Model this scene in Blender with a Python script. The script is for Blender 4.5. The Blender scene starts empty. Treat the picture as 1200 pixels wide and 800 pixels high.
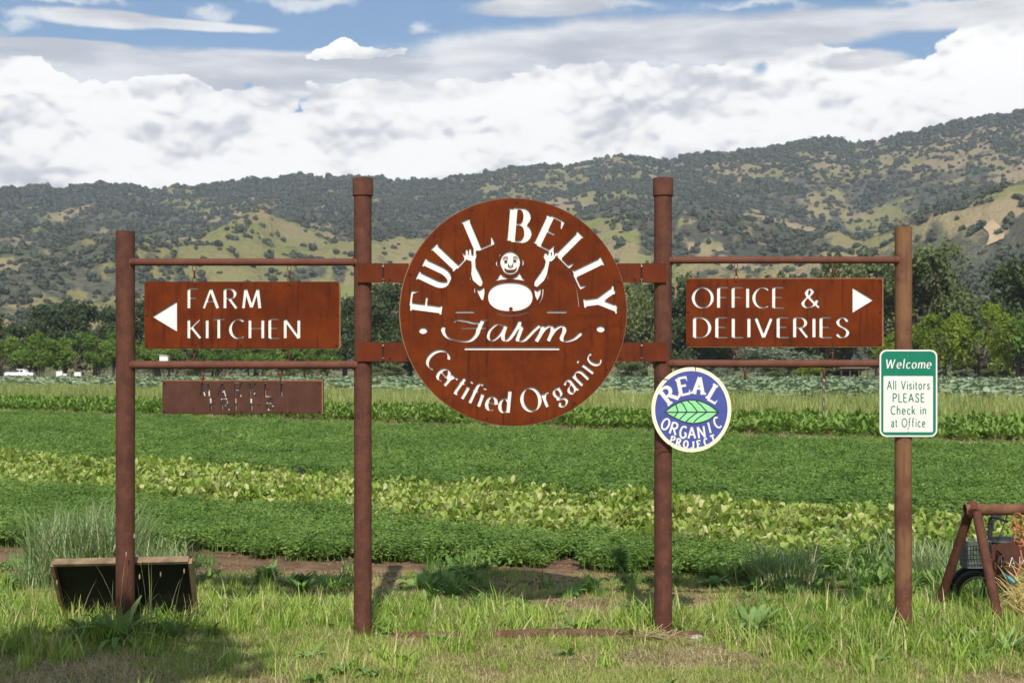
import bpy, bmesh, math, random
import numpy as np
from mathutils import Vector, Matrix, noise
from mathutils.geometry import delaunay_2d_cdt
rad = math.radians
SC = bpy.context.scene
COL = SC.collection
random.seed(7)
rng = np.random.default_rng(11)

# ------------------------------------------------------------------ camera
F = 1667.0            # focal length in photo pixels (1200 wide)
HZ = 432.0            # photo row of the horizon
CH = 1.565            # camera height
cam = bpy.data.cameras.new('camera')
cam.sensor_width = 36.0
cam.lens = 36.0 * F / 1200.0
cam.shift_y = (HZ - 400.0) / 1200.0
cam.clip_start = 0.1
cam.clip_end = 30000.0
cam.dof.use_dof = True
cam.dof.focus_distance = 8.35
cam.dof.aperture_fstop = 8.0
camo = bpy.data.objects.new('camera', cam)
camo.location = (0, 0, CH)
camo.rotation_euler = (rad(90), 0, 0)
COL.objects.link(camo)
SC.camera = camo
# ------------------------------------------------------------------ light
SUN_EL, SUN_AZ = 42.0, 1.0      # sun behind the camera
sun_dir = Vector((math.sin(rad(SUN_AZ)) * math.cos(rad(SUN_EL)), -math.cos(rad(SUN_AZ)) * math.cos(rad(SUN_EL)), math.sin(rad(SUN_EL))))
sl = bpy.data.lights.new('sun', 'SUN')
sl.energy = 4.6
sl.angle = rad(0.53)
sl.color = (1.0, 0.95, 0.87)
suno = bpy.data.objects.new('sun', sl)
suno.rotation_euler = (-sun_dir).to_track_quat('-Z', 'Y').to_euler()
suno.location = (0, -20, 30)
COL.objects.link(suno)
SC.view_settings.view_transform = 'Standard'
SC.view_settings.look = 'None'
SC.view_settings.exposure = 0.12
SC.view_settings.gamma = 1.0
SC.view_settings.use_curve_mapping = False
SC.cycles.use_adaptive_sampling = True
SC.cycles.adaptive_threshold = 0.02
SC.cycles.max_bounces = 6
SC.cycles.diffuse_bounces = 3
SC.cycles.transmission_bounces = 3
SC.cycles.volume_bounces = 0
SC.cycles.use_denoising = True

# ------------------------------------------------------------------ node helper
class NT:
    def __init__(s, tree):
        s.t = tree; s.n = tree.nodes; s.l = tree.links
    def new(s, typ, **kw):
        n = s.n.new(typ)
        for k, v in kw.items(): setattr(n, k, v)
        return n
    def put(s, sock, v):
        if hasattr(v, 'is_output'): s.l.new(v, sock)
        elif v is not None: sock.default_value = v
    def m(s, op, a, b=None, c=None, clamp=False):
        n = s.new('ShaderNodeMath', operation=op, use_clamp=clamp)
        s.put(n.inputs[0], a); s.put(n.inputs[1], b)
        if c is not None: s.put(n.inputs[2], c)
        return n.outputs[0]
    def ss(s, x, lo, hi, a=0.0, b=1.0):
        n = s.new('ShaderNodeMapRange', interpolation_type='SMOOTHSTEP')
        s.put(n.inputs[0], x); s.put(n.inputs[1], lo); s.put(n.inputs[2], hi); s.put(n.inputs[3], a); s.put(n.inputs[4], b)
        return n.outputs[0]
    def noise(s, vec, scale, detail=4, rough=0.55, dist=0.0, col=False):
        n = s.new('ShaderNodeTexNoise'); s.put(n.inputs['Vector'], vec)
        n.inputs['Scale'].default_value = scale; n.inputs['Detail'].default_value = detail
        n.inputs['Roughness'].default_value = rough; n.inputs['Distortion'].default_value = dist
        return n.outputs['Color' if col else 'Fac']
    def mix(s, f, a, b, mode='MIX'):
        n = s.new('ShaderNodeMix', data_type='RGBA', blend_type=mode)
        s.put(n.inputs[0], f)
        s.put(n.inputs[6], (*a, 1) if isinstance(a, tuple) and len(a) == 3 else a)
        s.put(n.inputs[7], (*b, 1) if isinstance(b, tuple) and len(b) == 3 else b)
        return n.outputs[2]
    def comb(s, x, y, z):
        n = s.new('ShaderNodeCombineXYZ'); s.put(n.inputs[0], x); s.put(n.inputs[1], y); s.put(n.inputs[2], z)
        return n.outputs[0]
    def sep(s, v):
        n = s.new('ShaderNodeSeparateXYZ'); s.put(n.inputs[0], v); return n.outputs
    def vadd(s, a, b):
        n = s.new('ShaderNodeVectorMath', operation='ADD'); s.put(n.inputs[0], a); s.put(n.inputs[1], b); return n.outputs[0]
    def vmul(s, a, b):
        n = s.new('ShaderNodeVectorMath', operation='MULTIPLY'); s.put(n.inputs[0], a); s.put(n.inputs[1], b); return n.outputs[0]

# ------------------------------------------------------------------ world: physical sky with a cloud bank
W = bpy.data.worlds.new('World'); SC.world = W; W.use_nodes = True
w = NT(W.node_tree); w.n.clear()
wout = w.new('ShaderNodeOutputWorld')
bg = w.new('ShaderNodeBackground')
sky = w.new('ShaderNodeTexSky', sky_type='NISHITA', sun_disc=False)
sky.sun_elevation = rad(SUN_EL); sky.sun_rotation = rad(180 - SUN_AZ)
sky.air_density = 1.0; sky.dust_density = 0.8; sky.ozone_density = 2.5
SKYS = 0.1
SKYCOL = w.vmul(sky.outputs[0], (0.88, 1.00, 1.06))
tc = w.new('ShaderNodeTexCoord')
dx, dy, dz = w.sep(tc.outputs['Generated'])
az = w.m('ARCTAN2', dx, dy)
hyp = w.m('SQRT', w.m('ADD', w.m('MULTIPLY', dx, dx), w.m('MULTIPLY', dy, dy)))
el = w.m('DIVIDE', dz, w.m('MAXIMUM', hyp, 0.02))
def pa(px): return math.atan((px - 600) / F)
def pe(py): return (HZ - py) / F
# cloud space is kept on the direction itself so it wraps seamlessly round the whole sky
P = w.comb(w.m('MULTIPLY', w.m('SINE', az), 1.0), w.m('MULTIPLY', w.m('COSINE', az), 1.0), w.m('MULTIPLY', el, 1.5))
warp = w.noise(P, 14.0, 6, 0.6, col=True)
wx, wy, wz = w.sep(warp)
warp2 = w.noise(P, 5.0, 3, 0.5, col=True)
ux, uy, uz = w.sep(warp2)
azw = w.m('ADD', w.m('ADD', az, w.m('MULTIPLY', w.m('SUBTRACT', wx, 0.5), 0.075)), w.m('MULTIPLY', w.m('SUBTRACT', ux, 0.5), 0.04))
elw = w.m('ADD', w.m('ADD', el, w.m('MULTIPLY', w.m('SUBTRACT', wy, 0.5), 0.045)), w.m('MULTIPLY', w.m('SUBTRACT', uy, 0.5), 0.02))
def blobs(lst, A, E):
    acc = None
    for (px, py, rx, ry) in lst:
        u = w.m('MULTIPLY', w.m('SUBTRACT', A, pa(px)), F / rx)
        v = w.m('MULTIPLY', w.m('SUBTRACT', E, pe(py)), F / ry)
        d = w.m('SUBTRACT', 1.0, w.m('SQRT', w.m('ADD', w.m('MULTIPLY', u, u), w.m('MULTIPLY', v, v))))
        acc = d if acc is None else w.m('MAXIMUM', acc, d)
    return acc
# heaped cumulus
CUM = [(40,185,110,85),(140,165,90,62),(10,135,60,48),(240,170,85,55),(330,190,90,50),(430,150,85,66),(520,150,90,64),(620,150,110,66),(720,140,110,70),
       (820,140,110,66),(900,125,90,58),(960,98,62,42),(1010,125,80,55),(1060,130,60,60),(1160,100,62,66),(1200,60,50,60),(1130,110,70,55),
       (386,66,24,10),(406,59,22,13),(428,64,24,9),(446,67,16,6),(300,130,50,24),(200,118,60,22),(1260,100,120,90),(-80,160,120,90),(600,210,1500,46),(-260,150,170,95),(-470,165,190,80),(-750,150,260,95),(1420,100,170,100),(1640,125,200,95),(1950,120,280,100)]
# flat grey layer in front of / above it
STR = [(150,100,260,32),(420,95,260,34),(640,72,230,36),(800,50,220,40),(960,38,170,26),(1130,38,170,20),(1000,80,70,16),(650,10,120,16),(700,60,260,34),
       (330,85,200,24),(110,42,110,13),(60,75,110,10),(-150,90,200,45),(1350,40,200,40),(200,42,120,8),(-420,80,300,40),(1750,50,360,36),(-800,100,400,40)]
# small thin high ones
WIS = [(30,8,60,14),(180,4,70,10),(350,2,90,9),(16,48,16,17),(250,25,30,9),(490,42,24,9),(390,4,50,10),(880,5,90,8),(1090,14,60,10),(730,8,70,9),(60,20,90,6)]
cd = blobs(CUM, azw, elw); sd = blobs(STR, azw, w.m('ADD', el, w.m('MULTIPLY', w.m('SUBTRACT', uy, 0.5), 0.02))); wd = blobs(WIS, azw, elw)
fine = w.noise(P, 45.0, 6, 0.62)
# beyond the frame the same kinds of cloud go on: a bank near the horizon and broken cloud higher up
PB = w.comb(w.m('MULTIPLY', dx, 1.0), w.m('MULTIPLY', dy, 1.0), w.m('MULTIPLY', dz, 2.6))
gen = w.noise(PB, 2.6, 8, 0.58)
outside = w.ss(w.m('ABSOLUTE', az), 0.58, 0.82)
above = w.ss(el, 0.29, 0.40)
outm = w.m('MAXIMUM', outside, above)
genm = w.ss(gen, 0.50, 0.60)
bank = w.ss(w.m('ADD', el, w.m('MULTIPLY', w.m('SUBTRACT', gen, 0.5), 0.5)), 0.26, 0.19)
gcov = w.m('MULTIPLY', outm, w.m('MAXIMUM', w.m('MULTIPLY', genm, 0.85), bank))
HOL = [(292,104,10,6),(892,90,12,10),(1060,66,46,10)]
hd_ = blobs(HOL, w.m('ADD', az, w.m('MULTIPLY', w.m('SUBTRACT', wx, 0.5), 0.02)), w.m('ADD', el, w.m('MULTIPLY', w.m('SUBTRACT', wy, 0.5), 0.02)))
holes = w.m('SUBTRACT', 1.0, w.m('MULTIPLY', w.ss(w.m('ADD', hd_, w.m('MULTIPLY', w.m('SUBTRACT', fine, 0.5), 1.0)), 0.0, 0.9), 0.85))
def billow(off):
    """cauliflower heaps: rounded cells at three sizes, bent by a little noise"""
    acc = None
    q0 = w.vadd(P, (0.0, 0.0, off)) if off else P
    q0 = w.vadd(q0, w.vmul(w.noise(P, 22.0, 3, 0.55, col=True), (0.035, 0.035, 0.035)))
    for sc_, am in ((17.0, 0.52), (39.0, 0.30), (90.0, 0.18)):
        v_ = w.new('ShaderNodeTexVoronoi', feature='SMOOTH_F1'); v_.inputs['Scale'].default_value = sc_; v_.inputs['Smoothness'].default_value = 0.35
        w.put(v_.inputs['Vector'], q0)
        t_ = w.m('MULTIPLY', w.m('SUBTRACT', 1.0, v_.outputs['Distance']), am)
        acc = t_ if acc is None else w.m('ADD', acc, t_)
    return acc
bl0 = billow(0.0); bl1 = billow(0.008)
cmask = w.ss(w.m('ADD', w.m('ADD', cd, w.m('MULTIPLY', w.m('SUBTRACT', bl0, 0.6), 0.55)), w.m('MULTIPLY', w.m('SUBTRACT', fine, 0.5), 0.18)), 0.0, 0.07)
smask = w.m('MULTIPLY', w.ss(w.m('ADD', sd, w.m('MULTIPLY', w.m('SUBTRACT', fine, 0.5), 0.35)), 0.02, 0.40), 0.93)
wmask = w.m('MULTIPLY', w.ss(w.m('ADD', wd, w.m('MULTIPLY', w.m('SUBTRACT', fine, 0.5), 1.5)), -0.05, 0.95), 0.80)
# relief of the heaps: compare the cloud field with itself a little lower, so bulges get a bright top and a soft grey foot
def relief(off, scale, detail=5):
    a = w.noise(P, scale, detail, 0.55)
    b = w.noise(w.vadd(P, (off * 0.4, 0.0, off)), scale, detail, 0.55)
    return w.m('SUBTRACT', a, b)
r1 = relief(0.030, 13.0); r2 = relief(0.010, 40.0, 6)
r0 = relief(0.055, 6.5, 4)
sh = w.m('ADD', w.m('ADD', w.m('MULTIPLY', r1, 1.1), w.m('MULTIPLY', r2, 0.3)), w.m('ADD', w.m('MULTIPLY', r0, 2.0), w.m('MULTIPLY', w.m('SUBTRACT', bl0, bl1), 1.9)))
big = w.noise(P, 7.0, 4, 0.55)
PS = w.comb(w.m('SINE', az), w.m('COSINE', az), w.m('MULTIPLY', el, 3.0))
patch = w.ss(w.noise(w.vadd(PS, (3.1, 1.7, 0.4)), 7.0, 6, 0.58, 0.3), 0.36, 0.80)
low = w.ss(el, pe(110), pe(200))
lit = w.m('ADD', 0.93, w.m('MULTIPLY', sh, 0.85), clamp=False)
lit = w.m('SUBTRACT', lit, w.m('MULTIPLY', w.m('MULTIPLY', patch, low), 0.36))
lit = w.m('SUBTRACT', lit, w.m('MULTIPLY', w.m('SUBTRACT', 0.55, big), 0.35))
ccol = w.mix(w.ss(lit, 0.34, 1.04), (0.64, 0.66, 0.71), (1.20, 1.18, 1.15))
PS2 = w.comb(w.m('SINE', az), w.m('COSINE', az), w.m('MULTIPLY', el, 5.0))
st = w.noise(PS2, 9.0, 5, 0.5)
scol = w.mix(w.ss(st, 0.38, 0.64), (0.58, 0.60, 0.645), (0.96, 0.96, 0.96))
skyc = SKYCOL
bgc = w.new('ShaderNodeVectorMath', operation='SCALE'); w.put(bgc.inputs[0], skyc); bgc.inputs['Scale'].default_value = SKYS
c0 = w.mix(wmask, bgc.outputs[0], (0.86, 0.88, 0.92))
c1 = w.mix(cmask, c0, ccol)
sfront = w.m('MULTIPLY', smask, w.m('SUBTRACT', 1.0, w.m('MULTIPLY', cmask, w.ss(w.m('ADD', el, w.m('MULTIPLY', w.m('SUBTRACT', big, 0.5), 0.25)), pe(66), pe(98), 0.0, 0.92))))
c2 = w.mix(sfront, c1, scol)
c2 = w.mix(holes, c0, c2)
c3 = w.mix(gcov, c2, w.mix(0.4, ccol, (0.80, 0.82, 0.85)))
k10 = w.new('ShaderNodeVectorMath', operation='SCALE'); w.put(k10.inputs[0], c3); k10.inputs['Scale'].default_value = 1 / SKYS
w.put(bg.inputs['Color'], k10.outputs[0])
bg.inputs['Strength'].default_value = SKYS
w.l.new(bg.outputs[0], wout.inputs[0])
W.cycles.sampling_method = 'MANUAL'; W.cycles.sample_map_resolution = 1024
# ------------------------------------------------------------------ object helpers
def link(o, parent=None):
    COL.objects.link(o)
    if parent is not None: o.parent = parent
    return o
def tag(o, label=None, cat=None, group=None, kind=None):
    if label: o['label'] = label
    if cat: o['category'] = cat
    if group: o['group'] = group
    if kind: o['kind'] = kind
    return o
def mesh(name, verts, faces, mat=None, smooth=False, mats=None, midx=None):
    me = bpy.data.meshes.new(name)
    me.from_pydata([tuple(v) for v in verts], [], [tuple(f) for f in faces])
    for m_ in (mats or ([mat] if mat else [])): me.materials.append(m_)
    if midx is not None: me.polygons.foreach_set('material_index', midx)
    if smooth: me.polygons.foreach_set('use_smooth', [True] * len(me.polygons))
    me.update()
    return me
def obj(name, me, parent=None, loc=(0, 0, 0)):
    o = bpy.data.objects.new(name, me); o.location = loc
    return link(o, parent)
def empty(name, loc=(0, 0, 0), rz=0.0):
    o = bpy.data.objects.new(name, None); o.location = loc; o.rotation_euler = (0, 0, rz); o.empty_display_size = 0.2
    return link(o)
def copy_tree(o, parent=None):
    c = o.copy(); COL.objects.link(c)
    if parent is not None: c.parent = parent
    for ch in [x for x in o.children]: copy_tree(ch, c)
    return c

class MB:
    """collects shapes, then links them as one mesh object"""
    def __init__(s): s.v = []; s.f = []
    def add(s, vs, fs):
        o = len(s.v); s.v += [tuple(v) for v in vs]; s.f += [tuple(i + o for i in f) for f in fs]; return s
    def box(s, c, d, M=None, bev=0.0):
        x, y, z = [q / 2 for q in d]
        vs = [Vector((i * x, j * y, k * z)) for i in (-1, 1) for j in (-1, 1) for k in (-1, 1)]
        fs = [(0, 1, 3, 2), (4, 6, 7, 5), (0, 4, 5, 1), (2, 3, 7, 6), (0, 2, 6, 4), (1, 5, 7, 3)]
        if bev > 0:
            bm = bmesh.new(); bv = [bm.verts.new(v) for v in vs]
            for f in fs: bm.faces.new([bv[i] for i in f])
            bmesh.ops.bevel(bm, geom=bm.edges[:], offset=bev, segments=2, affect='EDGES')
            bm.verts.index_update()
            vs = [v.co.copy() for v in bm.verts]; fs = [[v.index for v in f.verts] for f in bm.faces]; bm.free()
        if M is not None: vs = [M @ v for v in vs]
        return s.add([v + Vector(c) for v in vs], fs)
    def tube(s, pts, r, n=16, caps=True, ell=1.0):
        pts = [Vector(p) for p in pts]; m = len(pts)
        rs = r if isinstance(r, (list, tuple)) else [r] * m
        vs = []; up = None
        for i, p in enumerate(pts):
            t = (pts[min(i + 1, m - 1)] - pts[max(i - 1, 0)]).normalized()
            if up is None:
                up = Vector((0, 0, 1)) if abs(t.z) < 0.9 else Vector((0, 1, 0))
            a = t.cross(up).normalized(); b = a.cross(t).normalized(); up = b
            for k in range(n):
                q = 2 * math.pi * k / n
                vs.append(p + (a * math.cos(q) + b * math.sin(q) * ell) * rs[i])
        fs = [(i * n + k, i * n + (k + 1) % n, (i + 1) * n + (k + 1) % n, (i + 1) * n + k) for i in range(m - 1) for k in range(n)]
        if caps: fs += [tuple(range(n))[::-1], tuple((m - 1) * n + k for k in range(n))]
        return s.add(vs, fs)
    def torus(s, c, R, r, axis='Y', N=24, n=8, M=None, sx=1.0):
        vs = []
        for i in range(N):
            a = 2 * math.pi * i / N
            for k in range(n):
                b = 2 * math.pi * k / n
                q = Vector(((R + r * math.cos(b)) * math.cos(a) * sx, r * math.sin(b), (R + r * math.cos(b)) * math.sin(a)))
                if M is not None: q = M @ q
                vs.append(q + Vector(c))
        fs = [(i * n + k, i * n + (k + 1) % n, ((i + 1) % N) * n + (k + 1) % n, ((i + 1) % N) * n + k) for i in range(N) for k in range(n)]
        return s.add(vs, fs)
    def ell(s, c, r, nu=12, nv=8):
        vs = [(c[0], c[1], c[2] + r[2])]
        for j in range(1, nv):
            t = math.pi * j / nv
            for i in range(nu):
                a = 2 * math.pi * i / nu
                vs.append((c[0] + r[0] * math.sin(t) * math.cos(a), c[1] + r[1] * math.sin(t) * math.sin(a), c[2] + r[2] * math.cos(t)))
        vs.append((c[0], c[1], c[2] - r[2]))
        fs = [(0, 1 + i, 1 + (i + 1) % nu) for i in range(nu)]
        for j in range(nv - 2):
            for i in range(nu):
                a = 1 + j * nu + i; b = 1 + j * nu + (i + 1) % nu
                fs.append((a, a + nu, b + nu, b))
        L = len(vs) - 1; q = 1 + (nv - 2) * nu
        fs += [(L, q + (i + 1) % nu, q + i) for i in range(nu)]
        return s.add(vs, fs)
    def mesh(s, name, mat, smooth=False, fix=True):
        me = mesh(name, s.v, s.f, mat, smooth)
        if fix:
            bm = bmesh.new(); bm.from_mesh(me); bmesh.ops.recalc_face_normals(bm, faces=bm.faces); bm.to_mesh(me); bm.free()
        if smooth: 
            try: me.set_sharp_from_angle(angle=rad(40))
            except Exception: pass
        return me
    def build(s, name, mat, parent=None, smooth=False, loc=(0, 0, 0)):
        return obj(name, s.mesh(name, mat, smooth), parent, loc)

def px(x, y, D):
    """photo pixel and distance to a point of the place"""
    return Vector(((x - 600) / F * D, D, CH - (y - HZ) / F * D))

# ------------------------------------------------------------------ materials
def mat(name, color=(0.5, 0.5, 0.5), rough=0.7, metal=0.0, spec=0.4):
    m = bpy.data.materials.new(name); m.use_nodes = True
    t = NT(m.node_tree); b = m.node_tree.nodes['Principled BSDF']
    b.inputs['Base Color'].default_value = (*color, 1); b.inputs['Roughness'].default_value = rough
    b.inputs['Metallic'].default_value = metal; b.inputs['Specular IOR Level'].default_value = spec
    return m, t, b
def bump(t, b, h, strength=0.3, dist=0.002):
    n = t.new('ShaderNodeBump'); n.inputs['Strength'].default_value = strength; n.inputs['Distance'].default_value = dist
    t.put(n.inputs['Height'], h); t.l.new(n.outputs[0], b.inputs['Normal'])
def rust(name, ca, cb, cc, scale=1.0, streak=0.6, speck=None, bmp=0.35):
    m, t, b = mat(name, ca, 0.82, 0.0, 0.12)
    g = t.new('ShaderNodeNewGeometry').outputs['Position']
    n1 = t.noise(g, 7 * scale, 6, 0.6)
    n2 = t.noise(t.vmul(g, (38 * scale, 38 * scale, 2.6 * scale)), 1.0, 4, 0.6)
    n3 = t.noise(g, 160 * scale, 3, 0.6)
    c = t.mix(t.ss(n1, 0.35, 0.65), ca, cb)
    c = t.mix(t.m('MULTIPLY', t.ss(t.noise(g, 2.3 * scale, 7, 0.7, 0.6), 0.50, 0.68), 0.5), c, tuple(q * 0.62 for q in ca))
    c = t.mix(t.m('MULTIPLY', t.ss(t.noise(g, 33 * scale, 6, 0.75), 0.60, 0.72), 0.45), c, tuple(min(1, q * 1.7 + .012) for q in cb))
    c = t.mix(t.m('MULTIPLY', t.ss(n2, 0.52, 0.72), streak), c, cc)
    c = t.mix(t.m('MULTIPLY', t.ss(n3, 0.55, 0.75), 0.35), c, tuple(q * 0.45 for q in ca))
    if speck: c = t.mix(t.m('MULTIPLY', t.ss(t.noise(g, 60 * scale, 5, 0.7), 0.58, 0.70), 0.6), c, speck)
    t.put(b.inputs['Base Color'], c)
    t.put(b.inputs['Roughness'], t.m('ADD', 0.68, t.m('MULTIPLY', n1, 0.3)))
    bump(t, b, t.m('ADD', n3, t.m('MULTIPLY', n1, 0.5)), bmp, 0.0022)
    return m
M = {}
M['plate'] = rust('rusted_plate', (0.098, 0.018, 0.0036), (0.135, 0.026, 0.0045), (0.042, 0.011, 0.006), 1.0, 0.75)
M['bar'] = rust('rusted_bar', (0.120, 0.025, 0.008), (0.095, 0.022, 0.009), (0.16, 0.037, 0.008), 1.4, 0.5)
M['post'] = rust('rusted_pipe', (0.122, 0.050, 0.032), (0.078, 0.034, 0.025), (0.155, 0.060, 0.030), 1.6, 0.5, (0.26, 0.125, 0.07), 1.4)
M['post4'] = rust('weathered_pipe', (0.115, 0.048, 0.032), (0.190, 0.100, 0.050), (0.085, 0.036, 0.030), 0.8, 0.55, (0.24, 0.125, 0.065), 0.9)
M['rail'] = rust('rusted_rail', (0.145, 0.060, 0.040), (0.115, 0.046, 0.032), (0.17, 0.066, 0.038), 1.6, 0.3, (0.22, 0.10, 0.06), 0.6)
M['market'] = rust('dull_rusted_plate', (0.082, 0.037, 0.025), (0.068, 0.029, 0.020), (0.11, 0.052, 0.032), 1.6, 0.5, (0.13, 0.068, 0.045), 0.4)
M['chain'] = rust('rusted_chain', (0.13, 0.05, 0.03), (0.09, 0.035, 0.022), (0.2, 0.1, 0.06), 4)
M['bolt'] = rust('dark_bolt', (0.05, 0.022, 0.015), (0.035, 0.018, 0.014), (0.07, 0.03, 0.02), 4)
M['greychain'] = mat('grey_chain', (0.22, 0.20, 0.18), 0.55, 0.6)[0]
def plain(name, c, rough=0.5, var=0.12, scale=20, spec=0.4, metal=0.0):
    m, t, b = mat(name, c, rough, metal, spec)
    n = t.noise(t.new('ShaderNodeNewGeometry').outputs['Position'], scale, 5, 0.6)
    t.put(b.inputs['Base Color'], t.mix(t.ss(n, 0.3, 0.7), tuple(q * (1 - var) for q in c), tuple(min(1, q * (1 + var)) for q in c)))
    return m
M['white'] = plain('white_enamel', (0.70, 0.69, 0.66), 0.45, 0.04)
M['cream'] = plain('cream_paint', (0.78, 0.72, 0.50), 0.5, 0.06, 60)
M['blue'] = plain('violet_blue_paint', (0.050, 0.068, 0.26), 0.45, 0.08)
M['leafgreen'] = plain('leaf_green_paint', (0.24, 0.60, 0.27), 0.45, 0.08)
M['ink'] = plain('dark_outline_paint', (0.02, 0.03, 0.045), 0.5, 0.1)
M['signgreen'] = plain('sign_green', (0.0, 0.155, 0.085), 0.4, 0.05)
M['signwhite'] = plain('sign_white', (0.66, 0.64, 0.61), 0.4, 0.03)
M['black'] = plain('black_rubber_and_shade', (0.018, 0.018, 0.020), 0.55, 0.2)  # also paints the shade under the sheds and in the rack's pipe end
M['chalk'] = plain('black_board', (0.012, 0.012, 0.013), 0.6, 0.3, 8)
M['wood'] = plain('weathered_wood', (0.19, 0.13, 0.075), 0.75, 0.3, 14)
M['greymetal'] = plain('grey_metal', (0.22, 0.22, 0.23), 0.4, 0.15, 30, 0.5, 0.7)
M['basket'] = plain('grey_mesh_basket', (0.11, 0.12, 0.12), 0.6, 0.2)
M['rope'] = plain('orange_rope', (0.34, 0.12, 0.05), 0.8, 0.25, 60)
M['teal'] = plain('teal_plastic', (0.03, 0.16, 0.16), 0.4, 0.1)
M['straw'] = plain('dry_straw', (0.50, 0.38, 0.15), 0.8, 0.3, 30)
M['glass'] = mat('dark_glass', (0.02, 0.025, 0.03), 0.08, 0.0, 0.6)[0]
M['carwhite'] = plain('white_car_paint', (0.8, 0.8, 0.8), 0.3, 0.02)
M['bark'] = plain('grey_brown_bark', (0.10, 0.075, 0.055), 0.9, 0.35, 3)
M['stone'] = plain('pale_stone', (0.42, 0.38, 0.33), 0.9, 0.2, 12)
M['tinroof'] = plain('sun_bleached_roof', (0.42, 0.36, 0.30), 0.7, 0.15, 1)

def leafmat(name, a, b_, c=None, trans=0.35, scale=0.9, rough=0.55):
    """a leaf or blade: two or three tones that differ from plant to plant, a little light passing through"""
    m = bpy.data.materials.new(name); m.use_nodes = True
    t = NT(m.node_tree); b = m.node_tree.nodes['Principled BSDF']; out = m.node_tree.nodes['Material Output']
    oi = t.new('ShaderNodeObjectInfo'); g = t.new('ShaderNodeNewGeometry')
    n = t.m('ADD', t.m('MULTIPLY', t.noise(g.outputs['Position'], scale, 3, 0.6), 0.6), t.m('MULTIPLY', t.noise(g.outputs['Position'], scale * 0.22, 3, 0.6), 0.4))
    isl = g.outputs['Random Per Island']
    f = t.m('ADD', t.m('MULTIPLY', oi.outputs['Random'], 0.30), t.m('ADD', t.m('SUBTRACT', t.m('MULTIPLY', n, 1.7), 0.6), t.m('MULTIPLY', isl, 0.35)))
    col = t.mix(t.ss(f, 0.3, 0.9), a, b_)
    if c is not None: col = t.mix(t.m('MULTIPLY', t.ss(isl, 0.80, 0.86), 1.0), col, c)
    t.put(b.inputs['Base Color'], col); b.inputs['Roughness'].default_value = rough; b.inputs['Specular IOR Level'].default_value = 0.3
    tr = t.new('ShaderNodeBsdfTranslucent'); t.put(tr.inputs['Color'], col)
    mx = t.new('ShaderNodeMixShader'); mx.inputs[0].default_value = trans
    t.l.new(b.outputs[0], mx.inputs[1]); t.l.new(tr.outputs[0], mx.inputs[2]); t.l.new(mx.outputs[0], out.inputs[0])
    return m
M['grass'] = leafmat('meadow_grass', (0.19, 0.32, 0.035), (0.38, 0.50, 0.09), (0.55, 0.52, 0.22))
M['mown'] = leafmat('mown_grass', (0.23, 0.33, 0.055), (0.43, 0.47, 0.13), (0.60, 0.50, 0.25))
M['drygrass'] = leafmat('dry_grass', (0.46, 0.36, 0.19), (0.62, 0.52, 0.29), (0.36, 0.37, 0.14))
M['carrot'] = leafmat('carrot_tops', (0.100, 0.190, 0.032), (0.200, 0.310, 0.065), None, 0.20, 1.4)
M['lettuce'] = leafmat('lettuce_leaf', (0.21, 0.31, 0.045), (0.42, 0.49, 0.12), (0.55, 0.54, 0.24), 0.35, 2.0)
M['greens'] = leafmat('broad_greens', (0.11, 0.21, 0.03), (0.22, 0.33, 0.06), None, 0.3, 0.15)
M['yellow'] = leafmat('yellowing_stems', (0.19, 0.27, 0.07), (0.36, 0.40, 0.13), (0.50, 0.45, 0.14), 0.3, 0.12)
M['cabbage'] = leafmat('cabbage_leaf', (0.18, 0.25, 0.13), (0.33, 0.39, 0.24), None, 0.15, 0.10)
M['clump'] = leafmat('bunch_grass', (0.18, 0.27, 0.09), (0.33, 0.43, 0.18), (0.48, 0.48, 0.28), 0.3, 3)
M['dock'] = leafmat('dock_leaf', (0.17, 0.28, 0.08), (0.30, 0.43, 0.15), None, 0.3, 3)
M['weed'] = leafmat('field_weed', (0.11, 0.22, 0.04), (0.24, 0.36, 0.09), None, 0.3, 3)
M['oakdark'] = leafmat('dark_oak_foliage', (0.038, 0.062, 0.022), (0.080, 0.115, 0.040), None, 0.2, 0.25, 0.7)
M['oakolive'] = leafmat('olive_foliage', (0.085, 0.115, 0.038), (0.17, 0.205, 0.070), None, 0.25, 0.25, 0.7)
M['orchard'] = leafmat('bright_foliage', (0.11, 0.19, 0.030), (0.21, 0.31, 0.05), None, 0.40, 0.25, 0.65)
M['lime'] = leafmat('yellow_green_foliage', (0.14, 0.21, 0.020), (0.29, 0.36, 0.04), None, 0.4, 0.25, 0.65)
M['sage'] = leafmat('grey_green_foliage', (0.15, 0.19, 0.12), (0.26, 0.30, 0.20), None, 0.2, 0.3, 0.7)
M['hilltree'] = leafmat('hill_oak_foliage', (0.052, 0.066, 0.042), (0.105, 0.122, 0.070), None, 0.1, 0.02, 0.8)
# ------------------------------------------------------------------ lettering: pen strokes -> union by constrained triangulation
def cat(pts, n=6):
    P_ = [np.array(p, float) for p in pts]; out = []
    P_ = [2 * P_[0] - P_[1]] + P_ + [2 * P_[-1] - P_[-2]]
    for i in range(1, len(P_) - 2):
        p0, p1, p2, p3 = P_[i - 1:i + 3]
        for k in range(n):
            t = k / n
            out.append(0.5 * (2 * p1 + (p2 - p0) * t + (2 * p0 - 5 * p1 + 4 * p2 - p3) * t * t + (3 * p1 - p0 - 3 * p2 + p3) * t ** 3))
    out.append(P_[-2])
    return [tuple(p) for p in out]
def arc(cx, cy, rx, ry, a0, a1, n=12):
    return [(cx + rx * math.cos(rad(a0 + (a1 - a0) * i / n)), cy + ry * math.sin(rad(a0 + (a1 - a0) * i / n))) for i in range(n + 1)]
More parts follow.
